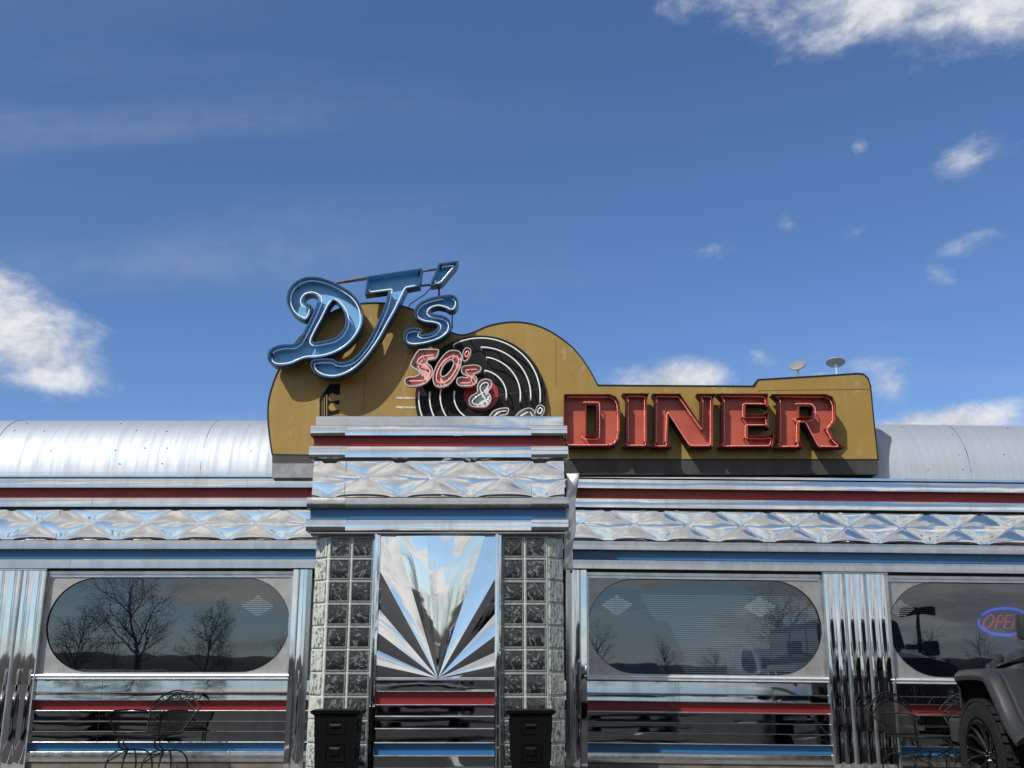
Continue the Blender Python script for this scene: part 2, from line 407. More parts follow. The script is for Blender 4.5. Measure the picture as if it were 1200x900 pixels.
def tag(o, label, cat, group=None):
    o['label'] = label; o['category'] = cat
    if group: o['group'] = group
    return o
def thing(name, label, cat, loc=(0, 0, 0), group=None):
    o = bpy.data.objects.new(name, None); C.objects.link(o); o.location = loc; o.empty_display_size = .2
    o['at'] = tuple(loc); return tag(o, label, cat, group)
def finish(root):
    if 'at' in root: del root['at']
def structure(o): o['kind'] = 'structure'; return o
def copy_tree(o, parent=None):
    c = o.copy(); C.objects.link(c)
    if parent is not None: c.parent = parent
    for ch in o.children: copy_tree(ch, c)
    return c

def smooth_loop(pts, sub=5, closed=True):
    n = len(pts); out = []
    rng = range(n) if closed else range(n - 1)
    for i in rng:
        g = (lambda q: pts[q % n]) if closed else (lambda q: pts[max(0, min(n - 1, q))])
        p0, p1, p2, p3 = g(i - 1), g(i), g(i + 1), g(i + 2)
        for k in range(sub):
            t = k / sub
            out.append(tuple(.5 * ((2 * p1[d]) + (-p0[d] + p2[d]) * t + (2 * p0[d] - 5 * p1[d] + 4 * p2[d] - p3[d]) * t * t + (-p0[d] + 3 * p1[d] - 3 * p2[d] + p3[d]) * t ** 3) for d in range(2)))
    if not closed: out.append(tuple(pts[-1]))
    return out
def area(l): return .5 * sum(l[i][0] * l[(i + 1) % len(l)][1] - l[(i + 1) % len(l)][0] * l[i][1] for i in range(len(l)))
def ccw(l): return l if area(l) > 0 else l[::-1]
def inset(l, d):
    """move a counter-clockwise loop inwards by d (outwards when d < 0)"""
    n = len(l); out = []
    for i in range(n):
        p, a, b = Vector(l[i]), Vector(l[i - 1]), Vector(l[(i + 1) % n])
        e1, e2 = (p - a), (b - p)
        if e1.length < 1e-7 or e2.length < 1e-7: out.append(tuple(p)); continue
        e1.normalize(); e2.normalize()
        n1, n2 = Vector((-e1.y, e1.x)), Vector((-e2.y, e2.x)); m = n1 + n2
        if m.length < 1e-3: out.append(tuple(p + n1 * d)); continue
        m.normalize(); k = max(m.dot(n1), .5)
        out.append(tuple(p + m * (d / k)))
    return out
def round_corners(l, r, seg=3):
    n = len(l); out = []
    for i in range(n):
        p, a, b = Vector(l[i]), Vector(l[i - 1]), Vector(l[(i + 1) % n])
        da, db = (a - p), (b - p); ra = min(r, da.length * .45); rb = min(r, db.length * .45)
        q0, q1 = p + da.normalized() * ra, p + db.normalized() * rb
        for k in range(seg + 1):
            t = k / seg; out.append(tuple(q0 * (1 - t) ** 2 + p * 2 * t * (1 - t) + q1 * t * t))
    return out
def ellipse(cx, cy, rx, ry, n=40, a0=0, a1=360):
    return [(cx + rx * math.cos(R(a0 + (a1 - a0) * i / n)), cy + ry * math.sin(R(a0 + (a1 - a0) * i / n))) for i in range(n + (0 if a1 - a0 == 360 else 1))]

# ------------------------------------------------------------------ ground
g = MB(); g.add([(-400, -500, 0), (400, -500, 0), (400, 300, 0), (-400, 300, 0)], [(0, 1, 2, 3)])
structure(g.build('ground', M['asphalt']))
g = MB(); g.extrude_x([(-1.25, .004), (-1.25, .115), (-1.235, .13), (.3, .13), (.3, .004)], -14, 14)
structure(g.build('sidewalk', M['concrete']))
g = MB()
for i in range(-6, 7): g.box(i * 2.75 - .7 - .05, i * 2.75 - .7 + .05, -7.2, -1.9, .004, .008)
structure(g.build('parking_lines', mat('worn_white_line_paint', (.6, .6, .58), .8, vary=.4, vscale=3)))

# ------------------------------------------------------------------ the diner building
SPLIT = .35
def sag(v):
    """the right wing has settled by about half a degree"""
    if v.x > SPLIT:
        a = .0113; dx, dz = v.x - SPLIT, v.z - 2.0
        return Vector((v.x + a * dz, v.y, v.z - a * dx))
    return v
def unsag(px, py, Y):
    x, z = P(px, py, Y); a = .0113
    return (x - a * (z - 2.0), z + a * (x - SPLIT))
def zz(py, out=0.0): return P(600, py, -out)[1]
XL, XR = -10.5, 11.5
SIDES = ((XL, SPLIT - .02), (SPLIT + .02, XR))
bld = thing('diner_building', 'long low stainless steel diner with barrel roof, red and blue stripes and oval windows', 'diner', (0, 0, 0))
def rail_prof(z0, z1, out, bulge=0.0, n=7, back=.10, lip=.004):
    pr = [(back, z1), (-out + lip, z1)]
    for i in range(n + 1):
        t = i / n; pr.append((-out - bulge * math.sin(math.pi * t), z1 - lip - (z1 - z0 - 2 * lip) * t))
    pr += [(-out + lip, z0), (back, z0)]
    return pr
def band(name, py0, py1, out, m, bulge=0.0, tilt=0.0, seams=True):
    for a, b in SIDES:
        mb = MB()
        z1, z0 = zz(py0, out), zz(py1, out)
        pr = rail_prof(z0, z1, out, bulge)
        if tilt: pr = [(y - (tilt * (z1 - z) / (z1 - z0) if y < .05 else 0), z) for y, z in pr]
        xs = [a]
        if seams:
            x = a + random.uniform(1.2, 3.0)
            while x < b - 1: xs.append(x); x += random.uniform(2.6, 3.4)
        xs.append(b)
        for i in range(len(xs) - 1):
            e = .0015 * (i % 2)
            mb.extrude_x([(y - e if y < .05 else y, z) for y, z in pr], xs[i] + .0012, xs[i + 1] - .0012)
        mb.build(name, m, bld, auto=30, tf=sag)
band('cornice', 560.5, 571.5, .070, M['steel_rail'], .0015, .006)
for a, b in SIDES:
    mb = MB(); z = zz(560, .02)
    mb.extrude_x([(.14, z + .045), (.13, z + .052), (-.03, z + .036), (-.045, z + .03), (-.045, z + .004), (.14, z + .004)], a, b)
    mb.build('gutter', M['steel_rail'], bld, auto=30, tf=sag)
band('red_stripe', 571.5, 583, .0, M['red'], 0, 0)
band('rail', 583, 594, .070, M['steel_rail'], .0015, .007)
band('rail', 633, 643.5, .060, M['steel_dull'], .002, .004)
band('blue_stripe', 643.5, 655, .0, M['blue'])
band('rail', 655, 666, .070, M['steel_dull'], .0015, .006)
for a, b in SIDES:
    mb = MB(); mb.box(a, b, -.005, .1, zz(669.5), zz(666, 0)); mb.build('window_header_gap', M['dark'], bld, tf=sag)

def quilt(x0, x1, z0, z1, y, per, phase, amp, nz=22, n_per=26, lean=0.0):
    """pressed sheet with diamonds: grooves along both diagonals, pillows between"""
    nx = max(2, int((x1 - x0) / per * n_per)); vs = []; fs = []
    for i in range(nx + 1):
        x = x0 + (x1 - x0) * i / nx
        for j in range(nz + 1):
            t = j / nz; z = z0 + (z1 - z0) * t
            u = (x - phase) / per; a = u + t - .5; b = u - t + .5
            fa, fb_ = abs(math.sin(math.pi * a)), abs(math.sin(math.pi * b))
            h = (fa * fb_) ** .62
            h += .10 * math.sin(7.3 * x + 3 * t) * fa * fb_
            e = min(1, min(t, 1 - t) / .07); h *= e * (2 - e)
            vs.append((x, y - amp * h - lean * (z1 - z), z))
    k = nz + 1
    for i in range(nx):
        for j in range(nz): fs.append((i * k + j, (i + 1) * k + j, (i + 1) * k + j + 1, i * k + j + 1))
    return vs, fs
for side, (a, b) in enumerate(SIDES):
    mb = MB(); z1, z0 = zz(595, .02), zz(632.5, .02)
    # crossing points: photo x = 37+63k on the left wing, 681+62.7k on the right
    ph = P(236, 612, -.02)[0] if side == 0 else unsag(743, 612, -.02)[0]
    per = (P(300, 612, -.02)[0] - P(236, 612, -.02)[0]) if side == 0 else (P(743, 612, -.02)[0] - P(680.5, 612, -.02)[0])
    mb.add(*quilt(a, b, z0, z1, -.014, per, ph, .0150, lean=.10))
    mb.box(a, b, .03, .1, z0, z1)
    mb.build('frieze', M['steel_frieze'], bld, smooth=True, auto=60, tf=sag)
    mb = MB()
    x = P(67, 612, -.06)[0] if side == 0 else unsag(961, 612, -.06)[0]
    dz = .10 * (z1 - z0); mb.add([(x + sx * .0018, y, z) for sx in (-1, 1) for y, z in ((-.020, z1), (-.020 - dz, z0), (0, z0), (0, z1))], [(0, 1, 2, 3), (4, 5, 6, 7), (0, 1, 5, 4), (1, 2, 6, 5), (2, 3, 7, 6), (3, 0, 4, 7)])
    for zc in (594.5,): mb.box(a, b, -.03, .05, zz(595.6, .03), zz(594, .03))
    mb.build('frieze_seam', M['dark'], bld, tf=sag)

# barrel roof
for side, (a, b) in enumerate(SIDES):
    mb = MB(); zb = zz(557, .0) + .02; RR = .80; yc = .92
    pr = []
    for i in range(25):
        t = math.pi / 2 * i / 24
        pr.append((yc - RR * math.cos(t), zb + RR * .985 * math.sin(t)))
    pr += [(2.6, zb + RR * .985 + .05), (4.4, zb + RR * .985 + .02), (5.8, zb + .4), (6.0, zb - .1), (5.95, zb - .1), (yc, zb - .05), (yc - RR + .03, zb - .05)]
    x = a; k = 0
    while x < b - .01:
        x2 = min(b, x + 2.35)
        mb.extrude_x([(y - (.003 if k % 2 else 0), z + (.002 if k % 2 else 0)) for y, z in pr], x, x2 - .004); x = x2; k += 1
    rs = random.Random(side); mb.cur = 1
    for _ in range(46):
        x = rs.uniform(a, b); q = R(rs.choice((8, 9, 22, 24, 45, 60)) + rs.uniform(-1, 1))
        mb.lathe([(.008, -.004), (.0075, .005), (.003, .007)], Matrix.Translation((x, yc - RR * math.cos(q), zb + RR * .985 * math.sin(q))) @ Matrix.Rotation(math.pi / 2 - q, 4, 'X'), 8)
    ro = mb.build('roof', [M['roof'], M['steelbar']], bld, auto=35, tf=sag)
    mb = MB(); x = a + 2.348
    while x < b - .3:
        mb = MB(); mb.tube([(x + .004 * math.sin(4 * q), yc - (RR + .002) * math.cos(R(q)), zb + (RR + .002) * .985 * math.sin(R(q))) for q in range(0, 96, 6)], .0035, 5); x += 2.35
        mb.build('lap_seam', M['steel_dull'], ro, tf=sag)

# lower steel skirting below the windows
def bead(mb, a, b, py, r, out):
    z = zz(py, out); pr = [(-out - r * math.cos(R(q)), z + r * math.sin(R(q))) for q in (-90, -45, 0, 45, 90)]
    mb.extrude_x([(.02, z - r)] + pr + [(.02, z + r)], a, b)
SK = [(797, 811.2, .030), (811.8, 820.5, .030), (833.5, 845, .028), (845.5, 857, .028), (857.5, 869.5, .028), (881.5, 893, .028)]
for a, b in SIDES:
    mb = MB()
    for k, (py0, py1, out) in enumerate(SK[:5]):
        z1, z0 = zz(py0, out), zz(py1, out); tl_ = (.0036, .0018, 0, 0, 0)[k]
        mb.extrude_x([(.1, z1), (-out + .005, z1), (-out, z1 - .004), (-out + .0008 - tl_ / 2, (z0 + z1) / 2), (-out - tl_, z0 + .004), (-out + .005 - tl_, z0), (.1, z0)], a, b)
    for py in (811.5, 845.2, 857.2): bead(mb, a, b, py, .0032, .028)
    mb.cur = 1; xs = a + 1.37
    while xs < b - .2:
        for py0, py1, out in SK[:5]: mb.box(xs - .0012, xs + .0012, -out - .0045, -out + .01, zz(py1, out) + .002, zz(py0, out) - .002)
        for py in (804, 839, 863):
            for sx in (-.03, .03): mb.lathe([(.006, -.004), (.0055, .003), (.002, .0045)], Matrix.Translation((xs + sx, -.030, zz(py, .03))) @ Matrix.Rotation(math.pi / 2, 4, 'X'), 8)
        xs += 2.44
    mb.build('skirting_panel', [M['steel_band'], M['dark']], bld, auto=25, tf=sag)
    mb = MB(); mb.extrude_x(rail_prof(zz(893, .03), zz(881.5, .03), .03, .002), a, b); bead(mb, a, b, 881.2, .005, .03)
    mb.build('kick_rail', M['steel_dull'], bld, auto=30, tf=sag)
    mb = MB()
    for py in (832.8, 820.2, 869.8): bead(mb, a, b, py, .0045, .024)
    mb.build('bead_trim', M['alu'], bld, auto=60, tf=sag)
    mb = MB(); mb.box(a, b, .022, .1, zz(833), zz(820.5)); mb.build('red_stripe', M['red'], bld, tf=sag)
    mb = MB(); mb.box(a, b, .022, .1, zz(881), zz(869.5)); mb.build('blue_stripe', M['blue'], bld, tf=sag)
    mb = MB(); mb.box(a, b, -.012, .1, .131, zz(893.4)); mb.build('base_course', M['base'], bld, tf=sag)

def pilaster(px0, px1, py, n, right, out=.05, bul=.006, top=668.5, ridge=True):
    q = unsag if right else P
    x0, x1 = q(px0, py, -out)[0], q(px1, py, -out)[0]; zt, zb = zz(top, out), .13
    mb = MB(); wd = (x1 - x0) / n; vs = []
    for k in range(n):
        for i in range(9):
            t = i / 8
            vs.append((x0 + wd * (k + .02 + .96 * t), -out - bul * (math.sin(math.pi * t) ** .8 if t not in (0, 1) else 0)))
    vs = [(x0, .1)] + vs + [(x1, .1)]
    m = len(vs); nz = 14
    V = [(x, y + .004 * math.sin(3.1 * z + 5 * x) * 0, zb + (zt - zb) * j / nz) for j in range(nz + 1) for x, y in vs for z in (0,)]
    F = [(j * m + i, j * m + (i + 1) % m, (j + 1) * m + (i + 1) % m, (j + 1) * m + i) for j in range(nz) for i in range(m)]
    F += [tuple(range(m)), tuple(range(nz * m, nz * m + m))]
    mb.add(V, F)
    o = mb.build('pilaster', M['steel_pil'], bld, auto=40, tf=sag if right else None)
    if ridge:
        mb = MB()
        for k in range(0, n + 1, 2):
            xx = x0 + wd * k; mb.box(xx - .007, xx + .007, -out - .022, -out + .02, zb, zt)
        mb.build('ridge_trim', M['alu'], o, tf=sag if right else None)
        mb = MB(); mb.box(x0 - .012, x1 + .012, -out - .034, .02, zt + .001, zt + .012)
        mb.build('top_cap', M['alu'], o, tf=sag if right else None)
    return o
pilaster(-32, 55, 668, 6, False)
pilaster(963.5, 1038, 672, 6, True)
for (p0, p1, p2, right) in ((344.5, 350.5, 366, False), (687, 680, 663, True)):
    q = unsag if right else P
    a, b, c = (q(p, 668, -.04)[0] for p in (p0, p1, p2)); zt = zz(667.5, .04)
    mb = MB(); s = 1 if b > a else -1
    pr = [(a, .1), (a, -.055), (b - s * .006, -.055), (b, -.035)]
    for i in range(9):
        t = i / 8; pr.append((b + (c - b) * t, -.035 - .022 * math.sin(math.pi * t)))
    pr.append((c, .1)); m = len(pr)
    mb.add([(x, y, z) for z in (.13, zt) for x, y in pr], [(i, (i + 1) % m, m + (i + 1) % m, m + i) for i in range(m)] + [tuple(range(m)), tuple(range(m, 2 * m))])
    mb.build('pilaster', M['steel_pil'], bld, auto=40, tf=sag if right else None)

# windows: grey panel with an oval opening, tinted pane, head frame and sill
def window(px0, px1, ox0, ox1, right, label=None):
    q = unsag if right else P; tf = sag if right else None
    x0, x1 = q(px0, 672, 0)[0], q(px1, 672, 0)[0]
    zt, zb = zz(676.5), zz(788)
    if right: zt, zb = zz(677), zz(788.5)
    a, b = q(ox0, 735, 0)[0], q(ox1, 735, 0)[0]
    h = (zt - zb); r = h * .505; cz = (zt + zb) / 2; hole = []
    for i in range(25):
        t = R(90 + 180 * i / 24); hole.append((a + r + r * math.cos(t), cz + (h / 2 - .003) * math.sin(t)))
    for i in range(25):
        t = R(-90 + 180 * i / 24); hole.append((b - r + r * math.cos(t), cz + (h / 2 - .003) * math.sin(t)))
    x0 = min(x0, a - .012); x1 = max(x1, b + .012)
    mb = MB(); mb.plate([(x0, zb - .01), (x1, zb - .01), (x1, zt + .01), (x0, zt + .01)], [hole], .0, .012)
    wn = mb.build('window', M['alu_panel'], bld, tf=tf)
    mb = MB(); mb.add([(x0, .015, zb), (x1, .015, zb), (x1, .015, zt), (x0, .015, zt)], [(0, 1, 2, 3)])
    mb.build('pane', M['pane'], wn, tf=tf)
    hl = hole; mb = MB(); mb.wall(hl, inset(ccw(hl), .005) if area(hl) > 0 else inset(hl, -.008), -.003, .011)
    mb.build('gasket', M['edge'], wn, tf=tf)
    mb = MB(); e = .02
    mb.extrude_x([(.05, zt + .062), (-.02, zt + .062), (-.02, zt + .03), (-.012, zt + .026), (-.012, zt), (.05, zt)], x0 - .02, x1 + .02)
    for xx in (x0, x1): mb.box(xx - e, xx + e, -.016, .05, zb - .012, zt - .002)
    mb.build('frame', M['alu'], wn, auto=30, tf=tf)
    mb = MB(); zs = zz(796.3, .03)
    mb.extrude_x([(.08, zb - .004), (-.03, zb - .012), (-.062, zb - .022), (-.066, zb - .030), (-.050, zb - .036), (-.050, zs + .012), (-.056, zs + .006), (-.050, zs), (.08, zs)], x0 - .03, x1 + .02)
    mb.build('sill', M['sill'], wn, auto=30, tf=tf)
    return x0, x1, zb, zt
W1 = window(56.5, 342, 54, 339, False)
W2 = window(688, 960.5, 689, 962.5, True)
W3 = window(1040, 1330, 1041.5, 1330, True)
# the rest of the front, outside the picture on the left, and the rooms inside
mb = MB(); mb.box(XL, P(-32, 668, -.05)[0], -.02, .1, zz(797), zz(669.5)); mb.build('wall', M['steel_band'], bld); mb = MB()
mb.box(W3[1], XR, -.02, .1, zz(797) - .15, zz(669.5)); mb.build('wall', M['steel_band'], bld)
mb = MB()
for x0, x1 in ((XL, W1[0] - .02), (W1[1] + .02, W2[0] - .02), (W2[1] + .02, W3[0] - .02), (W3[1], XR)): mb.box(x0, x1, .101, .16, .1, 3.1)
mb.box(XL, XR, .101, .16, .1, zz(797)); mb.box(XL, XR, .101, .16, zz(675), 3.1)
mb.box(XL, XR, 4.6, 4.7, .1, 3.0); mb.box(XL, XR, .16, 4.7, 2.62, 3.0); mb.box(XL, XL + .1, .16, 4.7, .1, 3.0); mb.box(XR - .1, XR, .16, 4.7, .1, 3.0)
mb.build('interior_wall', M['inner'], bld)
mb = MB(); mb.box(XL, XR, .16, 4.7, .05, .14); mb.build('interior_floor', M['innerfloor'], bld)
# crumpled flashing hanging in the corner beside the entrance
mb = MB(); n = 34; vs = []; rows = []
for i in range(n + 1):
    t = i / n; py = 555 + 113 * t
    xa, z = P(663.5 - 3.5 * t + .8 * math.sin(9 * t), py, -.2); xb, _ = P(677.5 - 7.0 * t + 1.0 * math.sin(13 * t + 1), py, -.2)
    for k in range(6):
        u = k / 5; cr = .012 * math.sin(21 * t + 4 * u) + .010 * math.sin(9 * t - 3 * u + 1.3) + .03 * abs(u - .45)
        vs.append((xa + (xb - xa) * u, -.22 + cr, z))
mb.add(vs, [(i * 6 + k, i * 6 + k + 1, (i + 1) * 6 + k + 1, (i + 1) * 6 + k) for i in range(n) for k in range(5)])
fl = mb.build('flashing', M['crumple'], bld, smooth=True, auto=70)
fl.modifiers.new('thick', 'SOLIDIFY').thickness = .004
fl['label'] = 'crumpled white metal flashing strip beside the entrance'
finish(bld)

# ------------------------------------------------------------------ entrance vestibule
YF = -1.5
ves = thing('entrance_vestibule', 'projecting polished steel entrance bay with glass block sides and a sunburst panel', 'entrance', (P(513, 800, YF)[0], YF, 0.0))
def vz(py, out=0.0): return P(513, py, YF - out)[1]
def vx(px, py, out=0.0): return P(px, py, YF - out)[0]
def vband(name, pxa, pxb, py0, py1, out, m, bulge=0.0, cap=True, back=None):
    a, b = vx(pxa, py0, out), vx(pxb, py0, out); z1, z0 = vz(py0, out), vz(py1, out)
    mb = MB(); pr = [(YF + y, z) for y, z in rail_prof(z0, z1, out, bulge, back=1.45 if back is None else back)]
    mb.extrude_x(pr, a, b)
    o = mb.build(name, m, ves, auto=30)
    if cap:
        for (c0, c1) in ((a - .004, vx(405, py0, out)), (vx(622.5, py0, out), b + .004)):
            mb = MB(); pr = [(YF + y - .006, z) for y, z in rail_prof(z0 - .002, z1 + .002, out, bulge + .003, back=.2)]
            mb.extrude_x(pr, c0, c1); mb.build('end_cap', m, o, auto=30)
    return o
vband('parapet_cap', 370.5, 659.5, 487.5, 499, -.03, M['steel_rail'], 0, False, .12)
vband('fascia', 365, 664, 498.7, 510.5, .05, M['steel_rail'], .002, True, .12)
vband('red_stripe', 368, 661, 510.5, 522.8, -.01, M['red'], 0, False)
vband('rail', 363, 665, 522.8, 536.2, .05, M['steel_rail'], .002)
vband('rail', 360.5, 666, 583, 595.3, .05, M['steel_dull'], .006)
vband('blue_stripe', 364, 663, 595.3, 608.8, -.01, M['blue'], 0, False)
vband('rail', 359.5, 665.5, 608.8, 622, .05, M['steel_rail'], .002)
vband('rail', 364, 662, 622, 627, .018, M['steel_dull'], .003, False)
# side and roof of the bay, behind the cornice
a, b = vx(367, 560), vx(661, 560)
mb = MB(); mb.box(a, b, YF + .06, -.02, vz(582), vz(537)); mb.box(a + .01, b - .01, YF + .13, -.02, vz(537) - .01, vz(537))
mb.build('roof', M['steel_dull'], ves)
mb = MB(); z0, z1 = vz(582.8), vz(536.5); per = vx(592, 560) - vx(509.5, 560)
mb.add(*quilt(a, b, z0, z1, YF + .016, per, vx(509.5, 560), .0165, lean=.10)); mb.box(a, b, YF + .03, YF + .1, z0, z1)
fz = mb.build('frieze', M['steel_frieze'], ves, smooth=True, auto=60)
mb = MB(); mb.box(a - .01, b + .01, YF + .0, YF + .05, vz(537.3), vz(536.3))
for px in (405, 622.5):
    x = vx(px, 560); dz = .10 * (z1 - z0)
    mb.add([(x + sx * .0018, y, z) for sx in (-1, 1) for y, z in ((YF + .006, z1), (YF + .006 - dz, z0), (YF + .03, z0), (YF + .03, z1))], [(0, 1, 2, 3), (4, 5, 6, 7), (0, 1, 5, 4), (1, 2, 6, 5), (2, 3, 7, 6), (3, 0, 4, 7)])
mb.build('seam', M['dark'], fz)
ZB = .13
# glass block corners
def glass_blocks(cols, chamfer, s):
    """cols: photo x of the block columns at y=640; chamfer: the angled end column"""
    zt = vz(627.5); pitch = .2065; mor = MB(); blk = MB(); pale = MB()
    x_in, x_out = vx(cols[0], 640), vx(cols[1], 640)
    cw = abs(x_out - x_in) / 2; x_ch0 = x_out; x_ch1 = vx(chamfer, 640)
    dch = abs(x_ch1 - x_ch0) * 1.0
    fy = YF + .03
    mor.box(min(x_in, x_out), max(x_in, x_out), fy + .006, fy + .09, ZB, zt)
    A, B = Vector((x_ch0, fy + .006)), Vector((x_ch1, fy + .006 + dch)); n2 = Vector(((B - A).y, -(B - A).x)).normalized()
    if n2.y > 0: n2 = -n2
    def slab(mb, p, q, z0, z1, f, bk):
        vs = []
        for z in (z0, z1):
            for pt, o_ in ((p, f), (q, f), (q, bk), (p, bk)):
                w_ = pt + n2 * o_; vs.append((w_.x, w_.y, z))
        mb.add(vs, [(0, 1, 2, 3), (4, 5, 6, 7), (0, 1, 5, 4), (1, 2, 6, 5), (2, 3, 7, 6), (3, 0, 4, 7)])
    slab(mor, A, B, ZB, zt, 0.0, -.08)
    k = 0
    while zt - (k + 1) * pitch > ZB - .1:
        z1 = zt - k * pitch - .006; z0 = max(zt - (k + 1) * pitch + .006, ZB + .01); k += 1
        for c in (0, 1):
            sgn = 1 if x_out > x_in else -1
            xa = x_in + sgn * (cw * c + .007); xb = x_in + sgn * (cw * (c + 1) - .007); xa, xb = min(xa, xb), max(xa, xb)
            o, i = .0, .016
            zo = [(xa, z0), (xb, z0), (xb, z1), (xa, z1)]
            zi = [(xa + i, z0 + i), (xb - i, z0 + i), (xb - i, z1 - i), (xa + i, z1 - i)]
            blk.cur = 1
            blk.add([(x, fy + .006, z) for x, z in zo] + [(x, fy - .006, z) for x, z in inset(zo, .006)] + [(x, fy - .006, z) for x, z in inset(zi, -.003)] + [(x, fy + .003, z) for x, z in zi],
                    [(q0 + q, q0 + (q + 1) % 4, q0 + 4 + (q + 1) % 4, q0 + 4 + q) for q0 in (0, 4, 8) for q in range(4)])
            blk.cur = 0
            vs = []; fs = []; m = 8
            for iy in range(m + 1):
                for ix in range(m + 1):
                    u, v = ix / m, iy / m
                    dome = .010 * (math.sin(math.pi * u) * math.sin(math.pi * v)) ** .5 if 0 < u < 1 and 0 < v < 1 else 0
                    vs.append((zi[0][0] + (zi[1][0] - zi[0][0]) * u, fy + .003 - dome, zi[0][1] + (zi[2][1] - zi[0][1]) * v))
            for iy in range(m):
                for ix in range(m): fs.append((iy * 9 + ix, iy * 9 + ix + 1, iy * 9 + ix + 10, iy * 9 + ix + 9))
            blk.add(vs, fs)
        d = (B - A).normalized()
        slab(pale, A + d * .022, B - d * .006, z0 + .005, z1 - .004, .014, -.0)
    pn = mor.build('glass_block_panel', M['mortar'], ves)
    blk.build('glass_blocks', [M['gb_dark'], M['gb_edge']], pn, auto=35)
    po = pale.build('corner_glass_blocks', M['gb_light'], pn)
    bv = po.modifiers.new('bevel', 'BEVEL'); bv.width = .008; bv.segments = 2
    return B
BL = glass_blocks((438, 385), 367, -1)
BR = glass_blocks((588.5, 640.5), 660, 1)
zt = vz(626)
mb = MB()
mb.box(BL.x, BL.x + .05, BL.y + .02, -.02, ZB, zt); mb.build('side_wall', M['steel_dull'], ves); mb = MB(); mb.box(BR.x - .05, BR.x, BR.y + .02, -.02, ZB, zt)
mb.build('side_wall', M['steel_dull'], ves)
# posts beside the sunburst
for p0, p1 in ((438, 446.3), (580.3, 588.2)):
    mb = MB(); a, b = vx(p0, 640), vx(p1, 640); m_ = (a + b) / 2
    pr = [(a, YF + .1), (a, YF - .012), (a + .012, YF - .022), (m_ - .008, YF - .024), (m_ + .006, YF - .012), (b - .006, YF - .016), (b, YF - .004), (b, YF + .1)]; m = len(pr)
    mb.add([(x, y, z) for z in (ZB, vz(626)) for x, y in pr], [(i, (i + 1) % m, m + (i + 1) % m, m + i) for i in range(m)] + [tuple(range(m)), tuple(range(m, 2 * m))])
    mb.build('post', M['steel_pil'], ves, auto=30)
# sunburst: folded fan of fifteen facets
xa, xb = vx(446.3, 640), vx(580.3, 640); zt, zb = vz(627), vz(795.5)
cx, cz = vx(513, 794), zb + .004
mb = MB(); vs = []; fs = []
depth = [0, 1, 0, 1, 0, 1, 0, 1, 1, 0, 1, 0, 1, 0, 1, 0]
def edge_r(th):
    c, s_ = math.cos(th), math.sin(th); r = 1e9
    if c > 1e-6: r = min(r, (xb - cx) / c)
    if c < -1e-6: r = min(r, (xa - cx) / c)
    if s_ > 1e-6: r = min(r, (zt - cz) / s_)
    return r
corners = sorted([math.atan2(zt - cz, xb - cx), math.atan2(zt - cz, xa - cx)])
angs = []
for k in range(15):
    t0, t1 = R(12 * k), R(12 * (k + 1)); sub = 6
    a_ = [t0 + (t1 - t0) * i / sub for i in range(sub + 1)]
    for c in corners:
        if t0 < c < t1: j = min(range(1, sub), key=lambda q: abs(a_[q] - c)); a_[j] = c
    angs.append((k, a_))
NR = 26
for k, a_ in angs:
    o = len(vs)
    for th in a_:
        rm = edge_r(th); u = (th - a_[0]) / (a_[-1] - a_[0]); dd = depth[k] + (depth[k + 1] - depth[k]) * u
        cr = .10 * math.sin(math.pi * u)
        for j in range(NR + 1):
            r = .012 + (rm - .012) * j / NR
            out = (dd - .42 + cr) * min(r, 1.1) * .021
            vs.append((cx + r * math.cos(th), YF + .026 - out, cz + r * math.sin(th)))
    m = NR + 1
    for i in range(len(a_) - 1):
        for j in range(NR): fs.append((o + i * m + j, o + (i + 1) * m + j, o + (i + 1) * m + j + 1, o + i * m + j + 1))
mb.add(vs, fs)
sb = mb.build('sunburst_panel', M['steel_fan'], ves, smooth=True, auto=60)
mb = MB(); mb.box(xa, xb, YF + .06, YF + .1, zb, zt); mb.box(xa, xb, YF - .01, YF + .06, zt, vz(624.5)); mb.box(xa, xb, YF - .014, YF + .06, vz(797), vz(795.3))
mb.build('panel_frame', M['alu'], sb)
mb = MB()
for py0, py1 in ((797.4, 810.5), (826, 839.3), (840, 853.8), (854.5, 870.3), (886, 899), (899.5, 930)):
    z1, z0 = vz(py0, .015), vz(py1, .015)
    mb.extrude_x([(YF + .1, z1), (YF - .010, z1), (YF - .014, z1 - .004), (YF - .0132, (z0 + z1) / 2), (YF - .014, z0 + .004), (YF - .010, z0), (YF + .1, z0)], xa, xb)
mb.box(xa, xb, YF - .005, YF + .1, ZB, vz(930.5))
mb.build('skirting_panel', M['steel_band'], ves, auto=25)
mb = MB()
for py in (839.7, 854.1, 826, 885.8, 870.6): 
    z = vz(py); pr = [(YF - .012 - .0035 * math.cos(R(q)), z + .0035 * math.sin(R(q))) for q in (-90, -45, 0, 45, 90)]; mb.extrude_x([(YF + .05, z - .005)] + pr + [(YF + .05, z + .005)], xa, xb)
mb.build('bead_trim', M['alu'], ves, auto=60)
mb = MB(); mb.box(xa, xb, YF + .035, YF + .1, vz(826), vz(810.5)); mb.build('red_stripe', M['red'], ves)
mb = MB(); mb.box(xa, xb, YF + .035, YF + .1, vz(885.8), vz(870.5)); mb.build('blue_stripe', M['blue'], ves)
finish(ves)

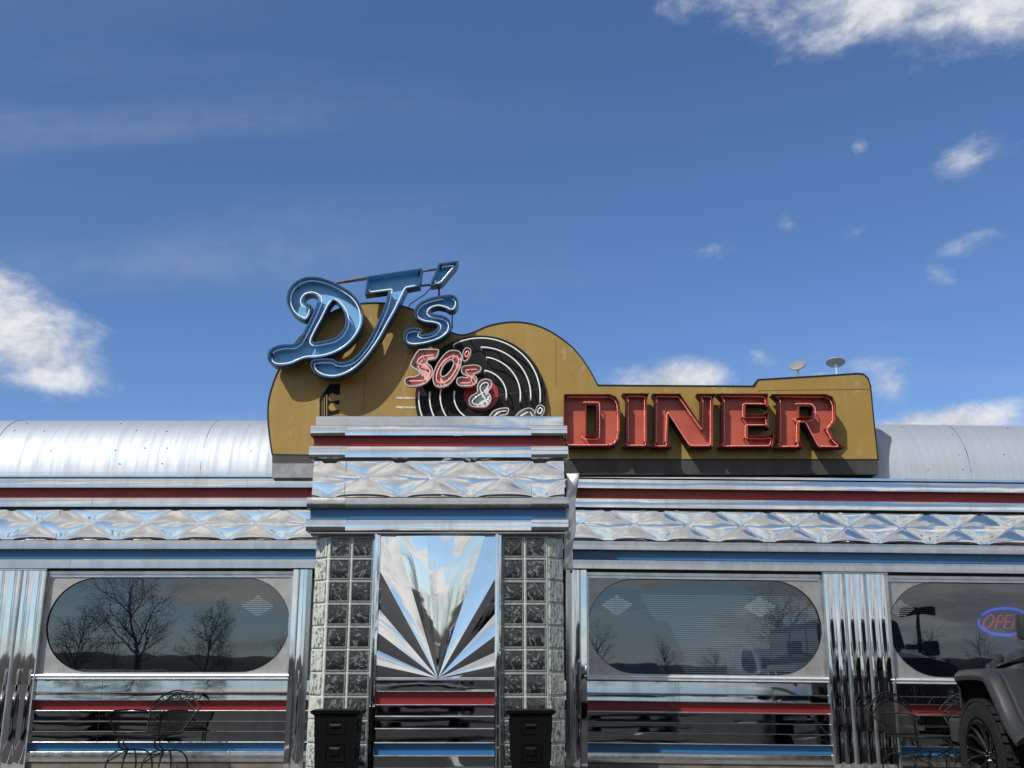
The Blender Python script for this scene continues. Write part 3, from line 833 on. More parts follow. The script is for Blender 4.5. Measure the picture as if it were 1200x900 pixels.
# ------------------------------------------------------------------ the guitar-shaped roof sign
YS = -.13
sign = thing('guitar_sign', "big gold guitar-shaped rooftop sign reading DJ's 50's & 60's DINER", 'sign', (P(600, 556, YS)[0], YS + .1, P(600, 556, YS)[1]))
body = [(319.5, 532), (316.2, 510), (314.6, 490), (315, 472), (318.5, 456), (325.5, 437), (337, 416), (352, 396), (370, 379), (392, 365), (416, 357.5), (436, 355.5),
        (457, 356.5), (477, 361), (496, 369), (513, 380), (527, 389.3), (541, 393.2), (555, 390), (570, 383.3), (588, 379), (606, 377.9), (624, 380.5), (642, 387.5), (660, 399), (675, 412.5), (689, 431.5), (700, 452)]
bl = smooth_loop(body, 4, False)
rest = [(884, 453.2), (888.5, 445.5), (955, 441.5), (1004, 438.3), (1011, 438.8), (1016.5, 443.5), (1019.5, 453), (1023, 490), (1028.2, 538), (664, 538)]
outl = ccw([P(x, y, YS) for x, y in bl + rest] )
mb = MB(); mb.plate(outl, [], YS, YS + .22)
board = mb.build('board', [M['gold']], sign)
mb = MB(); mb.wall([tuple(p) for p in inset(outl, -.012)], outl, YS - .008, YS + .225); mb.build('edging', M['edge'], board)
mb = MB()
for px, y0, y1 in ((429, 402, 538), (651, 397, 452)):
    a, z1 = P(px, y0, YS); _, z0 = P(px, y1, YS); mb = MB(); mb.box(a - .003, a + .003, YS - .003, YS + .01, z0, z1); mb.build('panel_seam', M['seam'], board)
mb = MB()
xa, za = P(888, 457.2, YS); xb, zb = P(1019, 455.5, YS)
mb.add([(xa, YS - .003, za), (xb, YS - .003, zb), (xb, YS - .003, zb - .008), (xa, YS - .003, za - .008)], [(0, 1, 2, 3)])
mb.build('panel_seam', M['seam'], board)
mb = MB()
q = [P(662, 538.5, YS), P(1028.4, 538.5, YS), P(1029, 556, YS), P(662, 556, YS)]
mb.plate(ccw(q), [], YS - .004, YS + .22); mb.build('base_panel', M['basestrip'], sign); mb = MB()
q = [P(319, 532.6, YS), P(420, 532.6, YS), P(420, 543, YS), P(319, 543, YS)]
mb.plate(ccw(q), [], YS - .006, YS + .22); mb.build('base_panel', M['basestrip'], sign)
mb = MB(); q = [P(319, 543.4, YS), P(420, 543.4, YS), P(420, 560, YS), P(319, 560, YS)]
mb.plate(ccw(q), [], YS - .02, YS + .22); mb.build('base_blocks', M['basegrey'], sign)

def can_letter(name, outer, holes, org, sc, yfront, depth, mc, mf, mt, rim=.012, tin=.05, tr=.009, smooth=5, tube_paths=None, label=None, tube_hole=None, rc=0, standoff=True):
    cv = lambda l: [P(org[0] + x / sc, org[1] + y / sc, yfront) for x, y in l]
    O = ccw(cv(smooth_loop(outer, smooth) if smooth else outer)); H = [ccw(cv(smooth_loop(h, smooth) if smooth else h)) for h in holes]
    if rc: O = round_corners(O, rc); H = [round_corners(h, rc * .6) for h in H]
    mb = MB(); mb.wall(O, inset(O, rim), yfront, yfront + depth, 1)
    for h in H: mb.wall(h, inset(h, -rim), yfront, yfront + depth, 1)
    mb.plate(O, H, yfront + depth * .93, yfront + depth)
    lt = mb.build(name, [mc, mf], sign)
    if label: lt['label'] = label
    mb = MB(); mb.plate(inset(O, rim * .9), [inset(h, -rim * .9) for h in H], yfront + depth * .82, yfront + depth * .92)
    yt = yfront + depth * .30; l = inset(O, tin); mb.cur = 1
    for i in range(0, len(l), max(1, len(l) // 9)): x, z = l[i]; mb.tube([(x, yt - .006, z), (x, yfront + depth * .82, z)], .0075, 5)
    mb.build('face', [mf, M['edge']], lt)
    mb = MB()
    if tube_paths is None:
        loops = [inset(O, tin)] + [inset(h, -(tube_hole or tin)) for h in H]
        for l in loops:
            l = round_corners(l, .03, 3) if not smooth else l
            # open the loop by a short gap, as bent glass tubing is
            k = max(2, len(l) // 40)
            mb.tube([(x, yt, z) for x, z in l[:-k]], tr, 6)
            for (x, z) in (l[0], l[-k - 1]): mb.tube([(x, yt, z), (x, yfront + depth * .82, z)], tr, 6)
    else:
        for l in tube_paths:
            pts = cv(smooth_loop(l, 5, False)); mb.tube([(x, yt, z) for x, z in pts], tr, 6)
            for (x, z) in (pts[0], pts[-1]): mb.tube([(x, yt, z), (x, yfront + depth * .82, z)], tr, 6)
    mb.build('neon_tube', mt, lt, smooth=True, auto=70)
    return lt
Z5 = ((650, 450), 3.4286)
YD = YS - .21
DL = [('D', [(38, 40), (222, 40), (246, 50), (260, 72), (264, 110), (264, 190), (258, 225), (242, 244), (218, 250), (42, 250)], [[(128, 84), (166, 84), (166, 203), (128, 203)]]),
      ('I', [(272, 37), (380, 37), (372, 58), (372, 228), (388, 251), (272, 251), (288, 228), (288, 58)], []),
      ('N', [(392, 38), (504, 38), (590, 166), (590, 62), (572, 38), (650, 38), (638, 62), (638, 252), (540, 252), (458, 122), (456, 228), (472, 254), (386, 254), (402, 230), (404, 62)], []),
      ('E', [(652, 38), (858, 38), (858, 96), (842, 84), (768, 83), (768, 122), (842, 121), (860, 112), (862, 180), (846, 169), (778, 169), (778, 206), (850, 208), (884, 196), (878, 253), (656, 253), (676, 230), (676, 62)], []),
      ('R', [(874, 40), (1090, 40), (1116, 50), (1130, 78), (1132, 150), (1106, 178), (1124, 215), (1166, 255), (1058, 255), (1006, 156), (986, 156), (986, 230), (1004, 255), (884, 255), (902, 230), (902, 64)], [[(984, 90), (1030, 90), (1036, 97), (1036, 124), (1030, 130), (984, 130)]])]
for nm, o_, h_ in DL:
    can_letter('letter', o_, h_, *Z5, YD, .15, M['can_dark'], M['face_red'], M['tube_red'], rim=.007, tin=.024, tr=.006, smooth=0, tube_hole=.042, label='red letter %s with neon outline' % nm)
Z6 = ((305, 300), 5.0); YJ = YS - .27
Dout = [(42, 590), (52, 553), (88, 528), (140, 517), (193, 515), (222, 498), (247, 456), (290, 370), (320, 305), (338, 254), (325, 232), (297, 222), (268, 228), (252, 250), (256, 272), (280, 278), (302, 294), (298, 325), (285, 355), (268, 374), (243, 371), (210, 355), (178, 325), (158, 282), (154, 236), (170, 188), (210, 147), (270, 122), (335, 122), (400, 140), (470, 172), (535, 215), (578, 265), (600, 325), (600, 390), (575, 450), (530, 508), (470, 553), (400, 583), (330, 597), (270, 600), (230, 612), (185, 632), (130, 643), (80, 640), (50, 620)]
Dh = [(424, 262), (445, 268), (478, 305), (497, 355), (494, 405), (468, 452), (425, 482), (372, 495), (320, 503), (303, 492), (322, 445), (362, 370), (397, 300)]
can_letter('letter', Dout, [Dh], *Z6, YJ, .155, M['can_blue'], M['face_blue'], M['tube_white'], rim=.010, tin=.036, tr=.008, tube_hole=.030, label='blue script letter D')
Jout_pts = [(628, 118), (948, 70), (934, 176), (858, 190), (800, 310), (750, 400), (700, 490), (640, 575), (570, 650), (500, 693), (430, 712), (360, 704), (312, 676), (294, 640), (302, 612), (345, 602), (420, 602), (455, 620), (500, 618), (545, 598), (590, 552), (640, 480), (690, 380), (732, 280), (750, 205), (612, 223)]
def mixed(pts, sharp, sub=5):
    """smooth curve that keeps the listed corners sharp"""
    out = []; n = len(pts); sm = smooth_loop(pts, sub)
    for i in range(n):
        a, b = i in sharp, ((i + 1) % n) in sharp
        out.append(pts[i])
        if not (a and b):
            seg = sm[i * sub + 1:(i + 1) * sub]
            if a or b: seg = [(pts[i][0] + (pts[(i + 1) % n][0] - pts[i][0]) * k / sub, pts[i][1] + (pts[(i + 1) % n][1] - pts[i][1]) * k / sub) for k in range(1, sub)]
            out += seg
    return out
can_letter('letter', mixed(Jout_pts, {0, 1, 2, 3, 24, 25}), [], *Z6, YJ - .02, .155, M['can_blue'], M['face_blue'], M['tube_white'], rim=.010, tin=.034, tr=.008, smooth=0, label='blue script letter J')
can_letter('letter', [(1046, 42), (1160, 27), (1148, 60), (1062, 162), (996, 172), (1003, 145)], [], *Z6, YJ, .155, M['can_blue'], M['face_blue'], M['tube_white'], rim=.010, tin=.032, tr=.008, smooth=0, label='blue apostrophe')
sout = [(1085, 227), (1130, 228), (1155, 250), (1158, 280), (1140, 312), (1110, 319), (1082, 305), (1040, 296), (1002, 308), (992, 328), (1015, 338), (1060, 345), (1102, 365), (1118, 402), (1105, 445), (1060, 482), (1000, 505), (930, 520), (875, 520), (845, 500), (838, 465), (855, 432), (893, 419), (938, 424), (952, 440), (940, 456), (965, 458), (1005, 447), (1032, 425), (1040, 405), (1015, 394), (960, 386), (917, 366), (902, 335), (910, 300), (945, 265), (1010, 240)]
can_letter('letter', sout, [], *Z6, YJ, .155, M['can_blue'], M['face_blue'], M['tube_white'], rim=.010, tin=.030, tr=.0075, label='blue script letter s')
# record
YR = YS - .05
rc = P(563, 466, YR); rr = abs(P(563 + 76.5, 466, YR)[0] - rc[0])
mb = MB(); mb.plate(ellipse(rc[0], rc[1], rr, rr, 72), [], YR, YS - .004)
mb.cur = 1
for r_, aa in ((382, (100, 60, 20)), (321, (70, 40, 8)), (256, (60, 20)), (167, (55, 15))):
    for a_ in aa:
        k = r_ / 417.3 * rr; mb.tube([(rc[0] + k * math.cos(R(a_)), YR - .085, rc[1] + k * math.sin(R(a_))), (rc[0] + k * math.cos(R(a_)), YR, rc[1] + k * math.sin(R(a_)))], .006, 5)
rec = mb.build('record', [M['blackvinyl'], M['edge']], sign); rec['label'] = 'black vinyl record with curved neon grooves'
lc = P(563.8, 462.8, YR); lr = rr * 20.3 / 76.5
mb = MB(); mb.plate(ellipse(lc[0], lc[1], lr, lr, 48), [], YR - .012, YR - .002); mb.build('record_label', M['label'], rec)
mb = MB()
for r_, a0, a1 in ((382, 117, -6), (321, 89, -4), (256, 81, -8), (167, 80, -6), (390, 176, 262), (321, 176, 258), (253, 168, 255), (166, 170, 250)):
    k = r_ / 417.3 * rr; pts = [(rc[0] + k * math.cos(R(a0 + (a1 - a0) * i / 30)), YR - .09, rc[1] + k * math.sin(R(a0 + (a1 - a0) * i / 30))) for i in range(31)]
    p0, p1 = Vector(pts[0]), Vector(pts[-1])
    pts = [tuple(p0 + Vector((0, .085, -.01)))] + pts + [tuple(p1 + Vector((0, .085, 0)))]
    mb.tube(pts, .0085, 6)
mb.build('groove_tube', M['tube_white'], rec, smooth=True, auto=70)
mb = MB(); a, z = P(487, 478, YR); b, z2 = P(640, 455, YR)
mb.add([(a + .02, YR - .0015, z), (b - .03, YR - .0015, z2), (b - .03, YR - .0015, z2 - .004), (a + .02, YR - .0015, z - .004)], [(0, 1, 2, 3)]); mb.build('panel_seam', M['steelbar'], rec)
Z2 = ((460, 370), 5.4545); Y5 = YR - .20
can_letter('numeral', [(160, 224), (188, 213), (288, 213), (294, 236), (280, 268), (252, 280), (225, 284), (226, 302), (248, 322), (258, 352), (246, 396), (205, 435), (150, 452), (100, 450), (78, 430), (78, 405), (100, 390), (140, 386), (168, 372), (162, 352), (128, 332), (114, 308), (126, 278)], [], *Z2, Y5, .065, M['can_pale'], M['face_pink'], M['tube_pink'], rim=.010, tr=.008,
           tube_paths=[[(262, 250), (188, 258), (158, 296), (190, 312), (236, 340), (230, 385), (190, 412), (110, 415)]], label='pink numeral 5')
can_letter('numeral', [(380, 218), (425, 225), (444, 260), (436, 320), (405, 385), (360, 440), (310, 458), (270, 445), (255, 400), (268, 340), (305, 275), (345, 232)], [[(378, 284), (388, 302), (372, 342), (342, 376), (318, 386), (309, 366), (324, 322), (350, 292)]], *Z2, Y5, .065, M['can_pale'], M['face_pink'], M['tube_pink'], rim=.010, tr=.008,
           tube_paths=[[(390, 250), (330, 285), (288, 350), (282, 410), (310, 428), (360, 405), (400, 350), (422, 290), (410, 256), (385, 268)]], label='pink numeral 0')
can_letter('numeral', [(470, 203), (497, 210), (502, 235), (488, 270), (465, 290), (448, 284), (446, 255), (452, 222)], [], *Z2, Y5, .065, M['can_pale'], M['face_red_small'], M['tube_pink'], rim=.009, tr=.008,
           tube_paths=[[(480, 222), (488, 238), (470, 262), (462, 240), (478, 222)]], label='small red apostrophe')
can_letter('numeral', [(450, 322), (520, 312), (562, 324), (564, 350), (535, 368), (520, 376), (540, 398), (535, 430), (500, 448), (440, 450), (410, 432), (412, 402), (440, 390), (478, 394), (470, 382), (444, 368), (438, 344)], [], *Z2, Y5, .065, M['can_pale'], M['face_pink'], M['tube_pink'], rim=.009, tr=.007,
           tube_paths=[[(540, 340), (470, 346), (480, 372), (508, 400), (490, 426), (434, 426)]], label='pink letter s')
can_letter('numeral', [(560, 415), (598, 402), (630, 414), (636, 448), (612, 486), (628, 510), (628, 545), (600, 580), (560, 586), (505, 580), (486, 552), (496, 516), (538, 488), (540, 450)], [], *Z2, Y5, .065, M['can_pale'], M['face_grey'], M['tube_white'], rim=.009, tr=.007,
           tube_paths=[[(612, 560), (575, 500), (560, 455), (590, 425), (612, 440), (590, 480), (530, 520), (510, 552), (550, 566), (600, 540), (618, 515)]], label='pale ampersand')
can_letter('numeral', [(700, 588), (738, 588), (744, 605), (730, 632), (690, 642), (668, 670), (705, 668), (730, 690), (720, 740), (670, 785), (615, 780), (590, 740), (598, 680), (630, 620), (662, 598)], [[(658, 702), (672, 706), (664, 738), (646, 748), (640, 730)]], *Z2, Y5, .065, M['can_pale'], M['face_grey'], M['tube_white'], rim=.010, tr=.008,
           tube_paths=[[(725, 605), (670, 620), (628, 680), (620, 735), (650, 760), (695, 725), (690, 690), (640, 700)]], label='pale numeral 6')
can_letter('numeral', [(860, 588), (900, 598), (916, 635), (905, 690), (875, 750), (830, 790), (785, 785), (762, 745), (770, 680), (800, 620)], [[(848, 655), (856, 672), (842, 710), (818, 735), (808, 715), (820, 675)]], *Z2, Y5, .065, M['can_pale'], M['face_grey'], M['tube_white'], rim=.010, tr=.008,
           tube_paths=[[(862, 615), (810, 650), (785, 715), (790, 760), (830, 765), (870, 710), (892, 645), (880, 615)]], label='pale numeral 0')
can_letter('numeral', [(945, 568), (970, 580), (972, 610), (955, 640), (925, 655), (912, 640), (914, 598), (926, 574)], [], *Z2, Y5, .065, M['can_pale'], M['face_grey'], M['tube_white'], rim=.009, tr=.008,
           tube_paths=[[(945, 585), (958, 600), (940, 625), (928, 605), (944, 586)]], label='pale apostrophe')
# painted bridge and string lines
Z7 = ((365, 440), 8.889); YP = YS - .006
cv7 = lambda l: ccw([P(Z7[0][0] + x / Z7[1], Z7[0][1] + y / Z7[1], YS) for x, y in l])
mb = MB()
shape = [(85, 560), (85, 240), (190, 92), (298, 92), (295, 200), (262, 200)] + [(219 + 44 * math.cos(R(t)), 228 - 44 * math.sin(R(t))) for t in range(40, 325, 24)] + [(290, 257), (290, 300), (262, 300)] + \
        [(219 + 44 * math.cos(R(t)), 326 - 44 * math.sin(R(t))) for t in range(40, 325, 24)] + [(288, 356), (288, 395), (262, 398), (180, 420), (180, 560)]
mb.plate(cv7(shape), [cv7([(104, 540), (104, 262), (114, 244), (114, 540)]), cv7([(124, 540), (124, 228), (138, 212), (138, 540)]), cv7([(150, 540), (150, 196), (164, 196), (164, 540)])], YP, YS + .002)
mb.build('painted_bridge', M['glyph_black'], board)
mb = MB()
for y in (235, 333):
    for (xa, xb, h) in ((880, 1090, 11), (300, 880, 5)):
        q = cv7([(xa, y - h), (xb, y - h), (xb, y + h), (xa, y + h)])
        if xa == 880: mb.plate(q, [], YS - .004, YS + .002)
mb.build('painted_string', M['string'], board)
# frame holding the script letters
yb = YJ + .17
def bar(pts3, r):
    mb = MB(); mb.tube(pts3, r, 6); return mb.build('support_bar', M['steelbar'], sign, smooth=True, auto=50)
def p3(px, py, y): a, z = P(px, py, y); return (a, y, z)
for p, q, r, y in (((394, 331.5), (432, 325), .012, yb), ((493, 318.5), (512, 315), .012, yb), ((489, 335.5), (507, 333.5), .012, yb), ((394, 332.5), (512, 316), .008, yb + .05),
                   ((514.5, 331), (514.5, 362), .012, yb), ((530, 362), (530, 385), .008, yb), ((398, 362), (386, 372), .01, yb)):
    bar([p3(*p, y), p3(*q, y)], r)
cb = bar([p3(x, y, yb + .04) for x, y in [(507, 335), (498, 345), (489, 351), (481, 356), (478, 361)]], .006); cb.name = 'support_cable'
for px, py in ((350, 400), (390, 400), (430, 415), (470, 345), (455, 380), (500, 378), (512, 385), (385, 430), (325, 420)):
    a, z = P(px, py, yb); bar([(a, YJ + .15, z), (a, YS + .02, z)], .012)
finish(sign)

# ------------------------------------------------------------------ rooftop dishes
def dish(px, py, wpx, tilt_x, tilt_y, foot, label):
    Y = 1.35; x, z = P(px, py, Y); wdt = abs(P(px + wpx / 2, py, Y)[0] - x)
    fx, fz_ = P(foot[0], foot[1], Y); zr = 3.9
    d = fx + (fx - x) * (fz_ - zr) / max(.01, z - fz_)
    r = thing('satellite_dish', label, 'satellite dish', (fx, Y, zr), 'dishes on the roof')
    mtx = Matrix.Translation((x, Y, z)) @ Matrix.Rotation(R(tilt_y), 4, 'Y') @ Matrix.Rotation(R(tilt_x), 4, 'X')
    mb = MB(); n = 40
    mb.lathe([(.001, .012), (wdt * .9, .012), (wdt, .004), (wdt, -.006), (wdt * .9, -.016), (wdt * .3, -.022), (.001, -.022)], mtx, n, False)
    mb.build('dish', M['dish_under'] if tilt_x < 0 else M['dish_grey'], r, auto=40)
    mb = MB(); c = mtx @ Vector((0, 0, -.02)); mb.tube([(fx, Y, zr), tuple(Vector((fx, Y, zr)).lerp(c, .9)), tuple(c)], .016, 8)
    mb.lathe([(.03, -.05), (.03, -.015)], mtx, 12); mb.build('mast', M['pole'], r, auto=40); finish(r)
dish(934.5, 428, 20, 38, -28, (937, 442), 'pale grey dish on a thin pole tilted towards the left')
dish(979, 424.5, 22, -14, 4, (982, 440), 'darker dish on a thin pole seen flat from below')

# ------------------------------------------------------------------ inside the windows
def blind(wd, label, right):
    x0, x1, zb, zt = wd; y = .115
    r = thing('venetian_blind', label, 'window blind', ((x0 + x1) / 2, y, zt), 'blinds inside the oval windows')
    mb = MB(); z = zt - .03
    while z > zb + .01:
        mb.add([(x0 + .03, y - .009, z - .009), (x1 - .03, y - .009, z - .009), (x1 - .03, y + .009, z + .007), (x0 + .03, y + .009, z + .007)], [(0, 1, 2, 3)]); z -= .0215
    mb.build('slats', M['blind'], r, tf=sag if right else None)
    mb = MB(); mb.box(x0 + .03, x1 - .03, y - .015, y + .02, zt - .028, zt + .01); mb.build('head_rail', M['blind'], r, tf=sag if right else None)
    n = 4
    for i in range(n):
        x = x0 + (x1 - x0) * (i + .5) / n; mb = MB(); mb.box(x - .0025, x + .0025, y - .012, y - .010, zb, zt); mb.build('ladder_cord', M['blind'], r, tf=sag if right else None)
    finish(r)
blind(W1, 'pale slatted blind in the big oval window left of the entrance', False)
blind(W2, 'pale slatted blind in the oval window just right of the entrance', True)
blind(W3, 'pale slatted blind in the oval window behind the OPEN sign', True)
def pendant(px, py, wpx, Y, label, big=True):
    x, z = P(px, py, Y); k = abs(P(px + wpx / 2, py, Y)[0] - x)
    r = thing('pendant_lamp', label, 'pendant lamp', (x, Y, 2.62), 'pendant lamps inside the diner')
    mb = MB(); mtx = Matrix.Translation((x, Y, z))
    mb.lathe([(k * .10, k * .62), (k * .16, k * .45), (k * .5, k * .28), (k * .95, k * .02), (k, -k * .05), (k * .92, -k * .12), (k * .55, -k * .38), (k * .2, -k * .62), (.004, -k * .66)], mtx, 32)
    mb.build('lamp_shade', M['lamp'], r, smooth=True, auto=60)
    mb = MB(); mb.tube([(x, Y, z + k * .6), (x, Y, 2.62)], .008, 6); mb.build('cord', M['dark'], r); finish(r)
pendant(302, 709, 37, .75, 'diamond-shaped white hanging lamp in the oval window left of the entrance')
pendant(723, 708, 36, .75, 'white hanging lamp at the left end of the oval window right of the entrance')
pendant(890.5, 710, 37, .75, 'white hanging lamp at the right end of the middle oval window')
pendant(1056, 713, 30, .75, 'white hanging lamp in the oval window with the OPEN sign')
# small ring decoration
x, z = unsag(727, 760.5, .09); r_ = .055; mb = MB()
pts = [(x + r_ * math.cos(R(a)), .088, z + r_ * math.sin(R(a))) for a in range(0, 360, 12)]
mb.tube(pts, .013, 6, closed=True)
for a in range(0, 360, 24): mb.tube([(x + r_ * math.cos(R(a)), .088, z + r_ * math.sin(R(a))), (x + 1.5 * r_ * math.cos(R(a)), .088, z + 1.5 * r_ * math.sin(R(a)))], [.008, .002], 5)
tag(mb.build('ring_ornament', M['wreath'], tf=sag), 'small straw-coloured ring ornament inside the middle oval window', 'ornament')
# OPEN sign
YO = .075
opn = thing('open_sign', 'lit red OPEN in a blue oval ring inside the window', 'sign', (P(1177, 728, YO)[0], YO, P(1177, 728, YO)[1]))
cv = lambda l: [(P(940 + x / 3.4615, 640 + y / 3.4615, YO)) for x, y in l]
mb = MB()
for a0, a1 in ((152, 28), (-152 + 0, -28), (170, 208), (10, -28)):
    pts = [(822 + 106 * math.cos(R(a0 + (a1 - a0) * i / 20)), 306 - 54 * math.sin(R(a0 + (a1 - a0) * i / 20))) for i in range(21)]
    mb.tube([(x, YO, z) for x, z in cv(pts)], .0135, 8)
mb.build('ring_tube', M['open_blue'], opn, smooth=True, auto=70)
LET = [[smooth_loop([(760, 279), (740, 300), (735, 325), (748, 334), (768, 318), (777, 293), (770, 280)], 4) + [(760, 279)]],
       [[(783, 334), (797, 281), (815, 282), (818, 295), (808, 307), (790, 308)]],
       [[(852, 281), (830, 281), (818, 334), (842, 334)], [(824, 307), (844, 307)]],
       [[(850, 334), (864, 281), (872, 334), (888, 281)]]]
for l in LET:
    mb = MB()
    for s_ in l: mb.tube([(x, YO - .004, z) for x, z in cv(s_)], .0085, 6)
    mb.build('letter', M['open_red'], opn, smooth=True, auto=70)
mb = MB(); q = cv([(712, 245), (932, 245), (932, 367), (712, 367)])
for x, z in q: mb.tube([(x, YO + .01, z), (x, YO + .01, z + .001)], .003, 5)
for s_ in (-1, 1):
    a, z = cv([(822 + s_ * 80, 250)])[0]; mb.tube([(a, YO + .008, z), (a, YO + .012, 2.3)], .0015, 4)
mb.build('hanging_wire', M['edge'], opn); finish(opn)

# ------------------------------------------------------------------ black planters beside the entrance
def planter(pxc, label):
    Y = -2.05; x, zt = P(pxc, 831, Y); pr = thing('planter', label, 'planter', (x, Y, .13), 'black planters flanking the entrance')
    h = zt - .13; wt, wb = .178, .150
    mb = MB()
    def frus(w0, w1, z0, z1): 
        mb.add([(x + sx * w_, Y + sy * w_, z) for w_, z in ((w0, z0), (w1, z1)) for sx, sy in ((-1, -1), (1, -1), (1, 1), (-1, 1))],
               [(0, 1, 2, 3), (4, 5, 6, 7)] + [(i, (i + 1) % 4, 4 + (i + 1) % 4, 4 + i) for i in range(4)])
    frus(wb, wt, .13, zt - .04)
    for (a, b, c, d) in ((wt, wt + .022, zt - .045, zt - .03), (wt + .026, wt + .030, zt - .03, zt - .006), (wt + .022, wt + .012, zt - .006, zt)): frus(a, b, c, d)
    frus(wb + .012, wb + .012, .13, .17)
    mb.build('body', M['blackpaint'], pr)
    # raised panels with mouldings on every face
    for rot in range(4):
        mb = MB()
        for f0, f1 in ((.72, .93), (.40, .66), (.10, .34)):
            z0, z1 = .13 + h * f0, .13 + h * f1 - .03; wm = wb + (wt - wb) * (f0 + f1) / 2; hw = wm * .50
            for (i, dpt) in ((0, .006), (1, .010)):
                ww = hw - i * .03; a, b = z0 + i * .03, z1 - i * .03
                yq = lambda z: wb + (wt - wb) * (z - .13) / h
                if i == 0:
                    for (xa, xb, za, zb_) in ((-ww, ww, b - .012, b), (-ww, ww, a, a + .012), (-ww, -ww + .012, a + .012, b - .012), (ww - .012, ww, a + .012, b - .012)):
                        cs = [(xa, -yq(za) - .009, za), (xb, -yq(za) - .009, za), (xb, -yq(zb_) - .009, zb_), (xa, -yq(zb_) - .009, zb_), (xa, -yq(za) + .01, za), (xb, -yq(za) + .01, za), (xb, -yq(zb_) + .01, zb_), (xa, -yq(zb_) + .01, zb_)]
                        m_ = Matrix.Translation((x, Y, 0)) @ Matrix.Rotation(R(90 * rot), 4, 'Z')
                        mb.add([m_ @ Vector(c_) for c_ in cs], [(0, 1, 2, 3), (4, 5, 6, 7), (0, 1, 5, 4), (1, 2, 6, 5), (2, 3, 7, 6), (3, 0, 4, 7)])
                else:
                    m_ = Matrix.Translation((x, Y, 0)) @ Matrix.Rotation(R(90 * rot), 4, 'Z')
                    cs = [(-ww, -yq(a) + .002, a), (ww, -yq(a) + .002, a), (ww, -yq(b) + .002, b), (-ww, -yq(b) + .002, b)]
                    c2 = [(-ww + .02, -yq(a) - .009, a + .02), (ww - .02, -yq(a) - .009, a + .02), (ww - .02, -yq(b) - .009, b - .02), (-ww + .02, -yq(b) - .009, b - .02)]
                    mb.add([m_ @ Vector(c_) for c_ in cs + c2], [(4, 5, 6, 7)] + [(q, (q + 1) % 4, 4 + (q + 1) % 4, 4 + q) for q in range(4)])
        mb.build('raised_panel', M['blackpaint'], pr)
    finish(pr)
planter(397.5, 'tall black panelled planter in front of the left glass blocks')
planter(621.5, 'tall black panelled planter in front of the right glass blocks')

